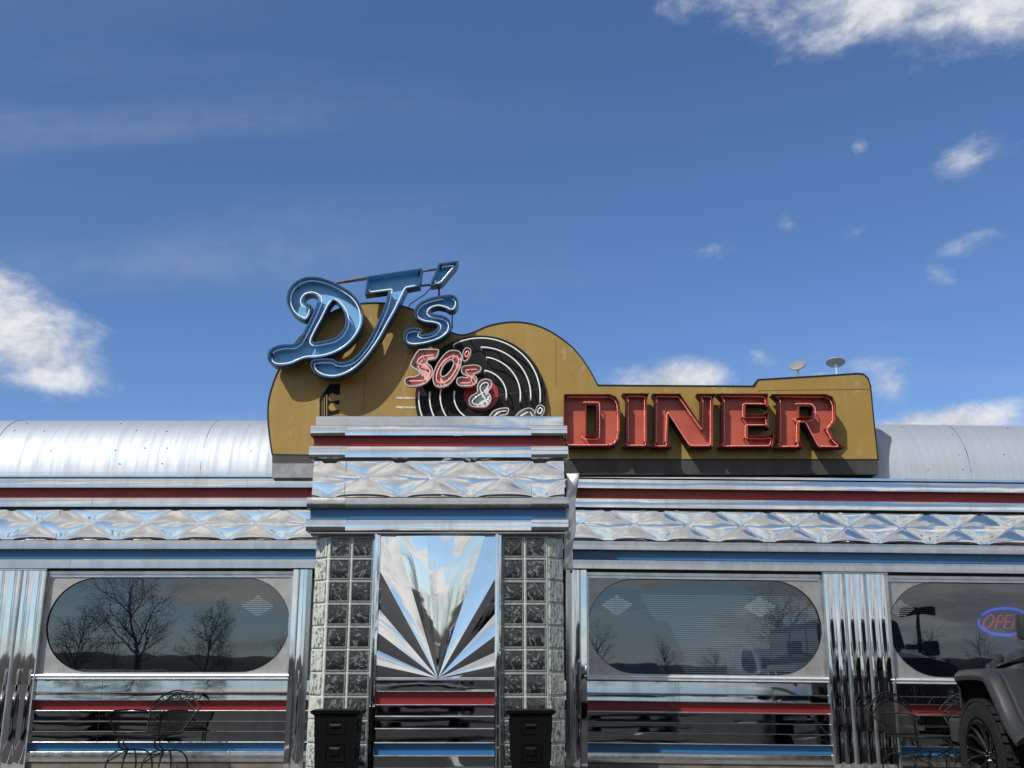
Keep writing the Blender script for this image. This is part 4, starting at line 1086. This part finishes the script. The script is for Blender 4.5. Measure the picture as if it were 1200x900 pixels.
# ------------------------------------------------------------------ wrought iron patio chairs
def make_chair(label):
    r = thing('patio_chair', label, 'chair', (0, 0, 0), 'wrought iron chairs by the wall')
    SH, SW, SD = .44, .235, .23
    def back_pt(u, v):
        """u across -1..1, v up 0..1; the back leans and bows"""
        wdt = .185 + .085 * v
        return Vector((u * wdt, .20 + .13 * v + .03 * (1 - u * u), SH + .01 + .42 * v * (1 - .42 * max(0, abs(u)) ** 2.2)))
    mb = MB()
    arch = [back_pt(-1, v / 8) for v in range(0, 9)] + [back_pt(-1 + 2 * i / 20, 1) for i in range(1, 20)] + [back_pt(1, v / 8) for v in range(8, -1, -1)]
    mb.tube(arch, .008, 7); mb.tube([back_pt(-1, 0), back_pt(1, 0)], .010, 6)
    pts = [back_pt(-.92 + 1.84 * i / 20, .80) for i in range(21)]; mb.tube(pts, .008, 6)
    for s_ in range(-3, 4):   # scrolls under the arch
        c = back_pt(s_ * .24, .895); rad = .026
        mb.tube([c + Vector((rad * math.cos(R(a)), 0, rad * math.sin(R(a)))) for a in range(0, 340, 20)], .005, 5)
    mb.build('back_frame', M['iron'], r, smooth=True, auto=70)
    mb = MB()
    for i in range(1, 34): u = -1 + 2 * i / 34; mb.tube([back_pt(u, .8 * k / 6) for k in range(7)], .0021, 4, caps=False)
    for i in range(1, 24): v = .8 * i / 24; mb.tube([back_pt(-1 + 2 * k / 8, v) for k in range(9)], .0021, 4, caps=False)
    mb.build('back_mesh', M['iron'], r)
    mb = MB(); sq = round_corners([(-SW, -SD), (SW, -SD), (SW * .8, SD), (-SW * .8, SD)], .08, 4)
    mb.tube([(x, y, SH) for x, y in sq], .009, 7, closed=True); mb.build('seat_frame', M['iron'], r, smooth=True, auto=70)
    mb = MB()
    for i in range(1, 32): x = -SW + 2 * SW * i / 32; mb.tube([(x, -SD, SH), (x * .85, SD, SH - .0)], .0021, 4, caps=False)
    for i in range(1, 28): y = -SD + 2 * SD * i / 28; k = 1 - .2 * i / 28; mb.tube([(-SW * k, y, SH), (SW * k, y, SH)], .0021, 4, caps=False)
    mb.build('seat', M['iron'], r)
    for s_ in (-1, 1):
        mb = MB(); x = s_ * .27
        mb.tube(smooth3([(s_ * .225, .22, .66), (x, .10, .675), (x, -.10, .675), (x, -.235, .655), (x, -.262, .628), (x, -.24, .61), (x, -.22, .63)]), .0085, 7)
        mb.tube(smooth3([(x, -.215, .655), (x * .98, -.20, .56), (s_ * .225, -.17, SH)]), .0075, 6)
        mb.build('armrest', M['iron'], r, smooth=True, auto=70)
        mb = MB(); x = s_ * .19   # hoop spring, then splayed feet
        mb.tube(smooth3([(x, .08, SH), (x, -.05, SH - .012), (x, -.14, SH - .04), (x, -.165, SH - .10), (x, -.10, SH - .15), (x, .0, SH - .16)]), .008, 7)
        mb.tube(smooth3([(x + .02, .10, SH), (x + .02, .0, SH - .012), (x + .02, -.1, SH - .04), (x + .02, -.12, SH - .10), (x + .02, -.06, SH - .15)]), .0065, 6)
        for fx_ in (-1, 1):
            for fy_ in (-1, 1):
                mb.tube(smooth3([(x, -.03, SH - .155), (x + fx_ * .055, fy_ * .12, SH - .175), (x + fx_ * .085, fy_ * .19, SH - .26), (x + fx_ * .09, fy_ * .21, 0.0)]), .0075, 6)
            mb.tube([(x, -.03, SH - .16), (x + fx_ * .085, -.19, SH - .27)], .007, 5)
        mb.build('leg', M['iron'], r, smooth=True, auto=70)
    mb = MB(); mb.tube([(-.19, -.03, SH - .20), (.19, -.03, SH - .20)], .007, 6); mb.build('stretcher', M['iron'], r)
    return r
def smooth3(p, sub=5):
    n = len(p); out = []
    for i in range(n - 1):
        p0, p1, p2, p3 = (Vector(p[max(0, min(n - 1, i + k))]) for k in (-1, 0, 1, 2))
        for k in range(sub):
            t = k / sub; out.append(.5 * ((2 * p1) + (p2 - p0) * t + (2 * p0 - 5 * p1 + 4 * p2 - p3) * t * t + (3 * p1 - p0 - 3 * p2 + p3) * t ** 3))
    out.append(Vector(p[-1])); return out
ch = make_chair('black wrought iron chair under the window left of the entrance'); finish(ch)
ch.scale = (1.1, 1.1, .93); ch.location = (P(175, 862, -.60)[0], -.60, .13); ch.rotation_euler = (0, 0, R(-20))
c2 = copy_tree(ch); c2['label'] = "black wrought iron chair beside the parked off-roader's front wheel"
c2.location = (P(1079, 862, -.62)[0], -.62, .11); c2.rotation_euler = (0, 0, R(26))
c3 = copy_tree(ch); c3['label'] = "black wrought iron chair mostly hidden behind the off-roader's front tyre"
c3.location = (P(1135, 862, -.66)[0] + .12, -.66, .11); c3.rotation_euler = (0, 0, R(-12))

# ------------------------------------------------------------------ vehicles
def wheel(parent, x, y, z, r, wd, side, mt, mr, chunky=True):
    """axle along x; side = -1 when the outer face looks to -x"""
    mtx = Matrix.Translation((x, y, z)) @ Matrix.Rotation(R(90 * side), 4, 'Y')
    ty = MB(); h = wd / 2
    ty.lathe([(r * .60, h * .75), (r * .66, h * .98), (r * .80, h * 1.04), (r * .91, h * .97), (r * .95, h * .80), (r * .955, 0), (r * .95, -h * .80), (r * .91, -h * .97), (r * .8, -h * 1.04), (r * .66, -h * .98), (r * .60, -h * .75)], mtx, 56, False)
    if chunky:   # tread blocks and shoulder lugs
        nb_ = 46
        for row, (c, hw) in enumerate(((-.78, .20), (-.36, .17), (.0, .14), (.36, .17), (.78, .20))):
            for k in range(nb_):
                a = 2 * math.pi * (k + .5 * (row % 2) + (.13 * ((k * 7 + row * 3) % 3 - 1))) / nb_; da = 2 * math.pi / nb_ * .40
                vs = []
                for rr_ in (r * .94, r * (1.004 if abs(c) < .7 else .992)):
                    for (aa, hh) in ((a - da, (c - hw) * h), (a + da * .9, (c - hw + .05) * h), (a + da, (c + hw) * h), (a - da * .9, (c + hw - .05) * h)):
                        vs.append(mtx @ Vector((rr_ * math.cos(aa), rr_ * math.sin(aa), hh)))
                ty.add(vs, [(4, 5, 6, 7), (0, 1, 5, 4), (1, 2, 6, 5), (2, 3, 7, 6), (3, 0, 4, 7)])
    w_ = ty.build('wheel', mt, parent, auto=35)
    rm = MB()
    rm.lathe([(r * .60, h * .80), (r * .625, h * .98), (r * .61, h * 1.0), (r * .575, h * .93), (r * .55, h * .45), (r * .50, h * .15), (r * .12, h * .10), (r * .11, h * .45), (.004, h * .5)], mtx, 48, False)
    for k in range(8):
        a = 2 * math.pi * k / 8
        for d in (-.10, .10):
            p = [mtx @ Vector((r * q * math.cos(a + d * f), r * q * math.sin(a + d * f), h * zq)) for q, f, zq in ((.12, .6, .42), (.3, 1.0, .52), (.48, 1.4, .66), (.585, 1.7, .86))]
            rm.tube(p, [r * .045, r * .04, r * .036, r * .032], 6)
    ro = rm.build('rim', mr, w_, auto=35)
    if chunky:
        bo = MB()
        for k in range(5):
            a = 2 * math.pi * (k + .3) / 5; bo.tube([mtx @ Vector((r * .085 * math.cos(a), r * .085 * math.sin(a), h * .45)), mtx @ Vector((r * .085 * math.cos(a), r * .085 * math.sin(a), h * .58))], r * .02, 6)
        for k in range(16):
            a = 2 * math.pi * (k + .5) / 16; bo.tube([mtx @ Vector((r * .565 * math.cos(a), r * .565 * math.sin(a), h * .9)), mtx @ Vector((r * .565 * math.cos(a), r * .565 * math.sin(a), h * .98))], r * .016, 6)
        bo.build('bolts', M['chrome'], ro, auto=40)
    return w_
def prism_x(mb, yz, x0, x1, bevel=0.0, seg=3):
    bm = bmesh.new(); a = [bm.verts.new((x0, y, z)) for y, z in yz]; b = [bm.verts.new((x1, y, z)) for y, z in yz]; n = len(yz)
    bm.faces.new(a); bm.faces.new(b[::-1])
    for i in range(n): bm.faces.new((a[(i + 1) % n], a[i], b[i], b[(i + 1) % n]))
    bmesh.ops.recalc_face_normals(bm, faces=bm.faces)
    if bevel:
        bmesh.ops.bevel(bm, geom=[e for e in bm.edges if e.calc_face_angle(0) > R(12)], offset=bevel, segments=seg, affect='EDGES', profile=.55, clamp_overlap=True)
    mb.bm(bm)

XS = 3.83; YW = -2.30; TR = .455       # outer tyre face, front axle, tyre radius
jeep = thing('parked_car', 'black off-road SUV with chunky tyres parked nose-in to the diner', 'car', (4.66, -4.0, 0), 'parked cars')
xl, xr = XS, XS + 1.90; bl_, br_ = XS + .34, XS + 1.56; xc = (xl + xr) / 2; YA = YW - 2.95
for x, s_ in ((XS + .15, -1), (xr - .15, 1)):
    for y in (YW, YA): wheel(jeep, x, y, TR, TR, .29, s_, M['tyre'], M['rim'])
# tub, doors, cowl
mb = MB(); prism_x(mb, [(YW - .82, .62), (YW - .82, 1.20), (YW - .84, 1.27), (-6.55, 1.24), (-6.62, .95), (-6.55, .55), (YA - .45, .52), (YA - .42, .85), (YA + .42, .85), (YA + .50, .50), (YW - .70, .48)], bl_, br_, .03)
prism_x(mb, [(YW + .52, .66), (YW + .52, 1.16), (YW - .84, 1.27), (YW - .84, .62)], bl_ + .05, br_ - .05, .02)
mb.build('body', M['carblack'], jeep, auto=35)
# hood: crowned, with a seam and a long side skirt
mb = MB(); n = 14; vs = []; fs = []; ny = 8
for j in range(ny + 1):
    t = j / ny; y = YW + .56 - t * 1.44; hwid = .585 + .045 * t; z0 = 1.205 + .145 * t
    for i in range(n + 1):
        u = -1 + 2 * i / n; e = (abs(u)) ** 5
        z = z0 + .095 * (1 - abs(u) ** 4.5) + (.022 if abs(u) < .45 else 0) * 1 + .02 * t
        yy = y - .05 * (1 - u * u) * (1 - t) * -1
        vs.append((xc + hwid * u, yy, z - .03 * (1 - t) ** 4))
for j in range(ny):
    for i in range(n): k = n + 1; fs.append((j * k + i, j * k + i + 1, (j + 1) * k + i + 1, (j + 1) * k + i))
mb.add(vs, fs)
k = n + 1
loop_l = [j * k for j in range(ny + 1)]; loop_r = [j * k + n for j in range(ny + 1)]
o = len(mb.v); mb.v += [(v[0], v[1], v[2] - .06) for v in (mb.v[i] for i in loop_l)]; mb.v += [(v[0], v[1], v[2] - .06) for v in (mb.v[i] for i in loop_r)]
m_ = ny + 1
for j in range(ny):
    mb.f += [[loop_l[j], loop_l[j + 1], o + j + 1, o + j], [loop_r[j], loop_r[j + 1], o + m_ + j + 1, o + m_ + j]]; mb.mi += [0, 0]
o2 = len(mb.v); mb.v += [(v[0], v[1], v[2] - .10) for v in (mb.v[i] for i in range(n + 1))]
for i in range(n): mb.f.append([i, i + 1, o2 + i + 1, o2 + i]); mb.mi.append(0)
hood = mb.build('hood', M['carblack'], jeep, auto=40)
mb = MB()
for s_, xx in ((-1, xc - .605), (1, xc + .605)):
    mb = MB(); mb.bbox(xx - .02, xx + .02, YW + .20, YW + .28, 1.20, 1.27, .008); mb.build('hood_latch', M['carplastic'], hood)
# side vent in the hood skirt
for s_, xx in ((-1, bl_ + .05), (1, br_ - .05)):
    mb = MB(); mb.bbox(xx - .012, xx + .012, YW - .66, YW - .50, 1.02, 1.17, .01); ve = mb.build('side_vent', M['carplastic'], jeep)
    mb = MB()
    for i in range(3): mb.bbox(xx + s_ * .013 - .006, xx + s_ * .013 + .006, YW - .645 + i * .048, YW - .62 + i * .048, 1.04, 1.15, .004)
    mb.build('vent_slot', M['chrome'], ve)
# flared fenders
def fender(yc, s_, front):
    xin = bl_ + .06 if s_ < 0 else br_ - .06; xo = xl - .035 if s_ < 0 else xr + .035
    prof = [(yc + .47, .82), (yc + .45, 1.02), (yc + .35, 1.105), (yc + .16, 1.135), (yc - .22, 1.135), (yc - .36, 1.085), (yc - .48, .95), (yc - .62, .77), (yc - .80, .64)]
    if not front: prof = [(2 * yc - y, z) for y, z in prof][::-1]
    prof = [tuple(p) for p in smooth_loop(prof, 4, False)]
    mb = MB(); vs = []; fs = []; th = .05; n = len(prof)
    sec = [(0.0, 0.0, 0.0), (.30, .006, 0.0), (.66, .006, 0.0), (.69, -.006, 0.0), (.73, -.006, 0.0), (.76, .004, 0.0), (.90, .0, 0.0), (.96, -.018, 0), (1.0, -.05, 0), (.985, -.085, 0), (.93, -.06, 0), (.60, -.05, 0), (0, -.05, 0)]
    for i, (y, z) in enumerate(prof):
        a, b = Vector(prof[max(0, i - 1)]), Vector(prof[min(n - 1, i + 1)]); t = (b - a).normalized(); nn = Vector((t.y, -t.x))
        if nn.y < 0 and abs(nn.y) > .3: nn = -nn
        if abs(nn.y) <= .3: nn = Vector((1 if y > yc else -1, .0)) if nn.x * (y - yc) < 0 and False else (nn if nn.x * (y - yc) > 0 else -nn)
        tap = 1 - (.30 * max(0, (y - yc - .30) / .26) if front else 0)
        for u, d, _ in sec: vs.append((xin + (xo - xin) * u * tap, y + nn.x * d, z + nn.y * d))
    m = len(sec)
    for i in range(n - 1):
        for q in range(m): fs.append((i * m + q, i * m + (q + 1) % m, (i + 1) * m + (q + 1) % m, (i + 1) * m + q))
    fs += [tuple(range(m)), tuple(range((n - 1) * m, n * m))]
    mb.add(vs, fs); return mb.build('fender', M['carplastic'], jeep, auto=38)
for s_ in (-1, 1): fender(YW, s_, True); fender(YA, s_, False)
mb = MB()
for xx in ((bl_ - .0, XS + .62), (xr - .62, br_)):
    mb.box(xx[0], xx[1], YW - .45, YW + .45, .60, 1.02)
mb.box(xc - .5, xc + .5, YW - .6, YA + .4, .38, .6); mb.tube([(xl + .2, YW, TR), (xr - .2, YW, TR)], .05, 8); mb.tube([(xl + .2, YA, TR), (xr - .2, YA, TR)], .05, 8)
mb.build('chassis', M['dark'], jeep)
# grille with seven slots, headlights, bumper, steps
mb = MB(); mb.bbox(bl_ + .05, br_ - .05, YW + .52, YW + .60, .66, 1.13, .02)
for i in range(7): pass
gr = mb.build('grille', M['carblack'], jeep, auto=40)
mb = MB()
for i in range(7): x = xc - .27 + i * .09; mb.bbox(x - .026, x + .026, YW + .598, YW + .606, .74, 1.06, .003)
mb.build('grille_slots', M['dark'], gr)
for s_ in (-1, 1):
    mb = MB(); mb.lathe([(.004, .03), (.06, .026), (.085, .01), (.09, 0)], Matrix.Translation((xc + s_ * .43, YW + .60, .93)) @ Matrix.Rotation(R(-90), 4, 'X'), 24); mb.build('headlight', M['lens'], jeep, smooth=True, auto=50)
    mb = MB(); xx = xl + .14 if s_ < 0 else xr - .14
    mb.tube([(xx, YW - .62, .46), (xx, YA + .55, .46)], .045, 8); mb.bbox(xx - .07, xx + .07, YW - 1.0, YA + .7, .48, .52, .012); mb.build('side_step', M['carplastic'], jeep, auto=40)
mb = MB(); mb.bbox(xl + .08, xr - .08, YW + .62, YW + .80, .52, .72, .03); mb.build('bumper', M['carplastic'], jeep, auto=40); mb = MB(); mb.bbox(xl + .15, xr - .15, -6.78, -6.58, .50, .68, .03); mb.build('bumper', M['carplastic'], jeep, auto=40)
# cabin, glass, mirrors, spare wheel
mb = MB(); prism_x(mb, [(YW - .82, 1.25), (YW - 1.20, 1.80), (YW - 1.35, 1.84), (-6.45, 1.82), (-6.58, 1.24)], bl_ + .06, br_ - .06, .05); cab = mb.build('cabin', M['carplastic'], jeep, auto=40)
mb = MB()
for s_, xx in ((-1, bl_ + .055), (1, br_ - .055)):
    for y0, y1 in ((YW - 1.02, YW - 1.80), (YW - 1.88, YW - 2.75), (YW - 2.85, -6.40)):
        yt0 = y0 - (.33 if y0 == YW - 1.02 else 0)
        mb.add([(xx + s_ * .003, y0, 1.30), (xx + s_ * .003, y1, 1.30), (xx + s_ * .003, y1, 1.72), (xx + s_ * .003, yt0, 1.72)], [(0, 1, 2, 3)])
mb.add([(bl_ + .14, YW - .872, 1.32), (br_ - .14, YW - .872, 1.32), (br_ - .16, YW - 1.168, 1.75), (bl_ + .16, YW - 1.168, 1.75)], [(0, 1, 2, 3)])
mb.build('car_window', M['carglass'], cab)
for s_, xx in ((-1, bl_ - .32), (1, br_ + .32)):
    mb = MB(); mb.bbox(xx - .10, xx + .10, YW - 1.16, YW - 1.06, 1.345, 1.535, .03); mb.tube([(xx - s_ * .08, YW - 1.1, 1.38), (xx - s_ * .37, YW - 1.08, 1.28)], .025, 8); mb.build('wing_mirror', M['carplastic'], jeep, auto=40)
    mb = MB(); mb.bbox(min(bl_, bl_ - .012) if s_ < 0 else br_ - .0, bl_ + .0 if s_ < 0 else br_ + .012, YW - 1.85, YW - .95, .62, 1.22, .005); dr = mb.build('door', M['carblack'], jeep)
    mb = MB(); mb.bbox(xx + (.085 if s_ < 0 else -.115), xx + (.115 if s_ < 0 else -.085), YW - 1.80, YW - 1.66, 1.10, 1.13, .008); mb.build('handle', M['carplastic'], dr)
    mb = MB(); mb.bbox(xc + s_ * .55 - .05, xc + s_ * .55 + .05, -6.64, -6.60, .95, 1.18, .01); mb.build('tail_light', M['redlens'], jeep)
mb = MB(); mb.lathe([(.26, .10), (.40, .11), (.44, .08), (.45, 0), (.44, -.08), (.40, -.11), (.26, -.1)], Matrix.Translation((xc + .1, -6.74, 1.05)) @ Matrix.Rotation(R(90), 4, 'X'), 40); mb.build('spare_wheel', M['tyre'], jeep, auto=40)
finish(jeep)

def simple_car(name, label, cat, x, y, rz, paint, kind):
    """parked in the lot behind the photographer; mirrored by the steel front. Local nose towards +y"""
    r = thing(name, label, cat, (0, 0, 0), 'parked cars')
    if kind == 'pickup':
        sideprof = [(2.75, .45), (2.8, .75), (2.72, 1.02), (1.35, 1.12), (.55, 1.78), (-.75, 1.80), (-.95, 1.18), (-2.75, 1.15), (-2.8, .5)]; wy = (1.75, -1.75); hw = .97; L = 2.8
        glass = [(1.20, 1.15), (.55, 1.70), (-.70, 1.72), (-.82, 1.17)]
    elif kind == 'sedan':
        sideprof = [(2.3, .40), (2.36, .62), (2.2, .80), (1.05, .94), (.30, 1.34), (-.95, 1.36), (-1.65, 1.00), (-2.3, .96), (-2.36, .42)]; wy = (1.4, -1.4); hw = .91; L = 2.34
        glass = [(.92, .98), (.28, 1.29), (-.90, 1.31), (-1.45, 1.02)]
    else:
        sideprof = [(2.5, .40), (2.55, .80), (2.35, 1.10), (1.75, 1.22), (.95, 2.02), (.5, 2.12), (-2.5, 2.10), (-2.6, 1.1), (-2.55, .42)]; wy = (1.6, -1.6); hw = 1.0; L = 2.6
        glass = [(1.55, 1.25), (.92, 1.95), (-.2, 1.97), (-.2, 1.25)]
    mb = MB(); prism_x(mb, sideprof, -hw, hw, .09, 4); mb.build('body', paint, r, auto=40)
    mb = MB()
    for s_ in (-1, 1): mb.add([(s_ * (hw + .003), a, b) for a, b in glass], [(0, 1, 2, 3)])
    g0, g1 = glass[0], glass[1]; d = Vector((g1[0] - g0[0], g1[1] - g0[1])).normalized(); nx, nz_ = d.y * .03, -d.x * .03
    mb.add([(-hw + .12, g0[0] + .16 + nx, g0[1] + .02 + nz_), (hw - .12, g0[0] + .16 + nx, g0[1] + .02 + nz_), (hw - .18, g1[0] + .02 + nx, g1[1] + .0 + nz_), (-hw + .18, g1[0] + .02 + nx, g1[1] + nz_)], [(0, 1, 2, 3)])
    mb.build('car_window', M['carglass'], r)
    for s_ in (-1, 1):
        for yy in wy: wheel(r, s_ * (hw - .10), yy, .37, .37, .24, s_, M['tyre'], M['chrome'] if kind == 'pickup' else M['rim'], False)
        mb = MB(); mb.bbox(s_ * .72 - .14, s_ * .72 + .14, L - .16, L - .02, .64, .78, .02); mb.build('headlight', M['lens'], r)
        mb = MB(); mb.bbox(s_ * (hw + .12) - .1, s_ * (hw + .12) + .1, .75, .85, .98 if kind == 'sedan' else 1.18, 1.12 if kind == 'sedan' else 1.42, .03); mb.build('wing_mirror', M['carplastic'], r)
    mb = MB(); mb.bbox(-.55, .55, L - .12, L - .03, .60, .76, .02); mb.build('grille', M['dark'], r)
    mb = MB(); mb.bbox(-hw + .02, hw - .02, L - .10, L + .06, .42, .62, .03); mb.build('bumper', M['carplastic'], r)
    finish(r); r.location = (x, y, 0); r.rotation_euler = (0, 0, rz); return r
simple_car('parked_car', 'low maroon car parked facing the diner, mirrored below the left window', 'car', -8.2, -10.8, R(8), M['maroon'], 'sedan').scale.z = .88
simple_car('parked_car', 'black low car added out of view, to darken the reflection in the steel bands under the sunburst panel', 'car', -1.9, -15.6, R(2), M['carblack'], 'sedan')  # unseen car, added so the plain grey bands mirror something dark
simple_car('parked_car', 'charcoal low car added out of view, to break up the reflection in the steel bands just right of the entrance', 'car', 2.6, -15.2, R(-3), M['chargrey'], 'sedan')  # second unseen car, put in only for its reflection in the bands
simple_car('parked_car', 'white van parked in the lot, mirrored in the steel right of the entrance', 'car', 9.8, -30, R(-4), M['whitecar'], 'van')

# ------------------------------------------------------------------ trees and light pole across the lot (seen in the steel and glass)
def tree_mesh(mb, base, h, seed, depth=4, spread=42, k0=1.0):
    """bare broadleaf: a leader that keeps forking, laterals spiralling round it and bending upwards"""
    rnd = random.Random(seed)
    def limb(p, d, ln, r, lev):
        n = 5 if lev > 1 else 3; pts = [p]; dd = d.copy(); q = p
        for i in range(n):
            dd = (dd + Vector((rnd.uniform(-1, 1), rnd.uniform(-1, 1), rnd.uniform(-.4, .9))) * .13).normalized(); q = q + dd * (ln / n); pts.append(q)
        mb.tube(pts, [max(.004, r * (1 - .75 * i / n)) for i in range(n + 1)], 5 if lev >= depth - 1 else 3, caps=False)
        if lev == 0: return
        m = (9, 7, 6, 5, 5)[depth - lev] if depth - lev < 5 else 4; az = rnd.uniform(0, 6.28)
        for k in range(m):
            t = (.25 if lev == depth else .18) + .78 * (k + rnd.random() * .6) / m; t = min(t, .98)
            a = pts[int(t * n)].lerp(pts[min(n, int(t * n) + 1)], t * n - int(t * n)); az += 2.4 + rnd.uniform(-.4, .4)
            tn = (pts[min(n, int(t * n) + 1)] - pts[int(t * n)]).normalized(); o1 = tn.orthogonal().normalized(); o2 = tn.cross(o1)
            an = R(spread * rnd.uniform(.75, 1.2)) * (1.15 - .5 * t)
            nd = (tn * math.cos(an) + (o1 * math.cos(az) + o2 * math.sin(az)) * math.sin(an)).normalized()
            limb(a, nd, ln * (.66 - .22 * t) * rnd.uniform(.8, 1.15), r * .52 * (1.1 - .5 * t), lev - 1)
    limb(Vector(base), Vector((0, 0, 1)), h * .80, h * .022 * k0, depth)
for (x, y, h, sd, lab) in ((-19.5, -46, 5.9, 3, 'bare spreading tree mirrored in the window left of the entrance'), (-25.6, -45, 5.9, 11, 'bare upright tree mirrored near the left end of the left window'), (16.0, -52, 5.2, 21, 'bare spreading tree mirrored in the middle oval window'), (-17.0, -50, 4.2, 33, 'small bare tree beside the big one mirrored in the window left of the entrance'), (-23.6, -48, 4.2, 41, 'short bare tree mirrored between two taller ones in the window left of the entrance')):
    r = thing('bare_tree', lab, 'tree', (x, y, 0), 'bare trees across the parking lot')
    mb = MB(); tree_mesh(mb, (x, y, 0), h, sd, 4, 48 if sd != 11 else 24); mb.build('crown', M['bark'], r)
    mb = MB(); mb.tube([(x, y, 0), (x, y, h * .18)], [h * .03, h * .023], 8); mb.build('trunk', M['bark'], r); finish(r)
mb = MB(); rnd = random.Random(5)
for i in range(80):
    x = -210 + 420 * i / 79 + rnd.uniform(-2, 2); y = -95 + rnd.uniform(-9, 9) - abs(x) * .05
    tree_mesh(mb, (x, y, 0), rnd.uniform(2.8, 5.0), 100 + i, 3, 46, 1.0)
tl = mb.build('treeline', M['bark']); tl['kind'] = 'stuff'; tl['label'] = 'far line of bare trees across the parking lot'; tl['category'] = 'trees'
mb = MB(); n = 90; vs = []; fs = []
for i in range(n + 1):
    x = -700 + 1400 * i / n; h = 3.0 + .7 * math.sin(i * .37) + .5 * math.sin(i * .91 + 1) + rnd.uniform(-.25, .25)
    vs += [(x, -104 - abs(x) * .05, 0), (x, -108 - abs(x) * .05, h * .75), (x, -114 - abs(x) * .05, h), (x, -190, h * .6), (x, -260, 0)]
for i in range(n):
    for k in range(4): fs.append((i * 5 + k, (i + 1) * 5 + k, (i + 1) * 5 + k + 1, i * 5 + k + 1))
mb.add(vs, fs); structure(mb.build('hills', M['hill'], smooth=True))
lp = thing('light_pole', 'twin-headed parking lot light pole mirrored in the right oval window', 'street lamp', (19.2, -40, 0))
mb = MB(); mb.tube([(19.2, -40, 0), (19.2, -40, 4.0)], .09, 8); mb.bbox(18.6, 19.8, -40.15, -39.85, 2.25, 2.5, .03); mb.build('pole', M['iron'], lp)
for s_ in (-1, 1):
    mb = MB(); mb.bbox(19.2 + s_ * .42 - .38, 19.2 + s_ * .42 + .38, -40.25, -39.75, 3.75, 4.15, .04); mb.build('lamp_head', M['iron'], lp)
finish(lp)
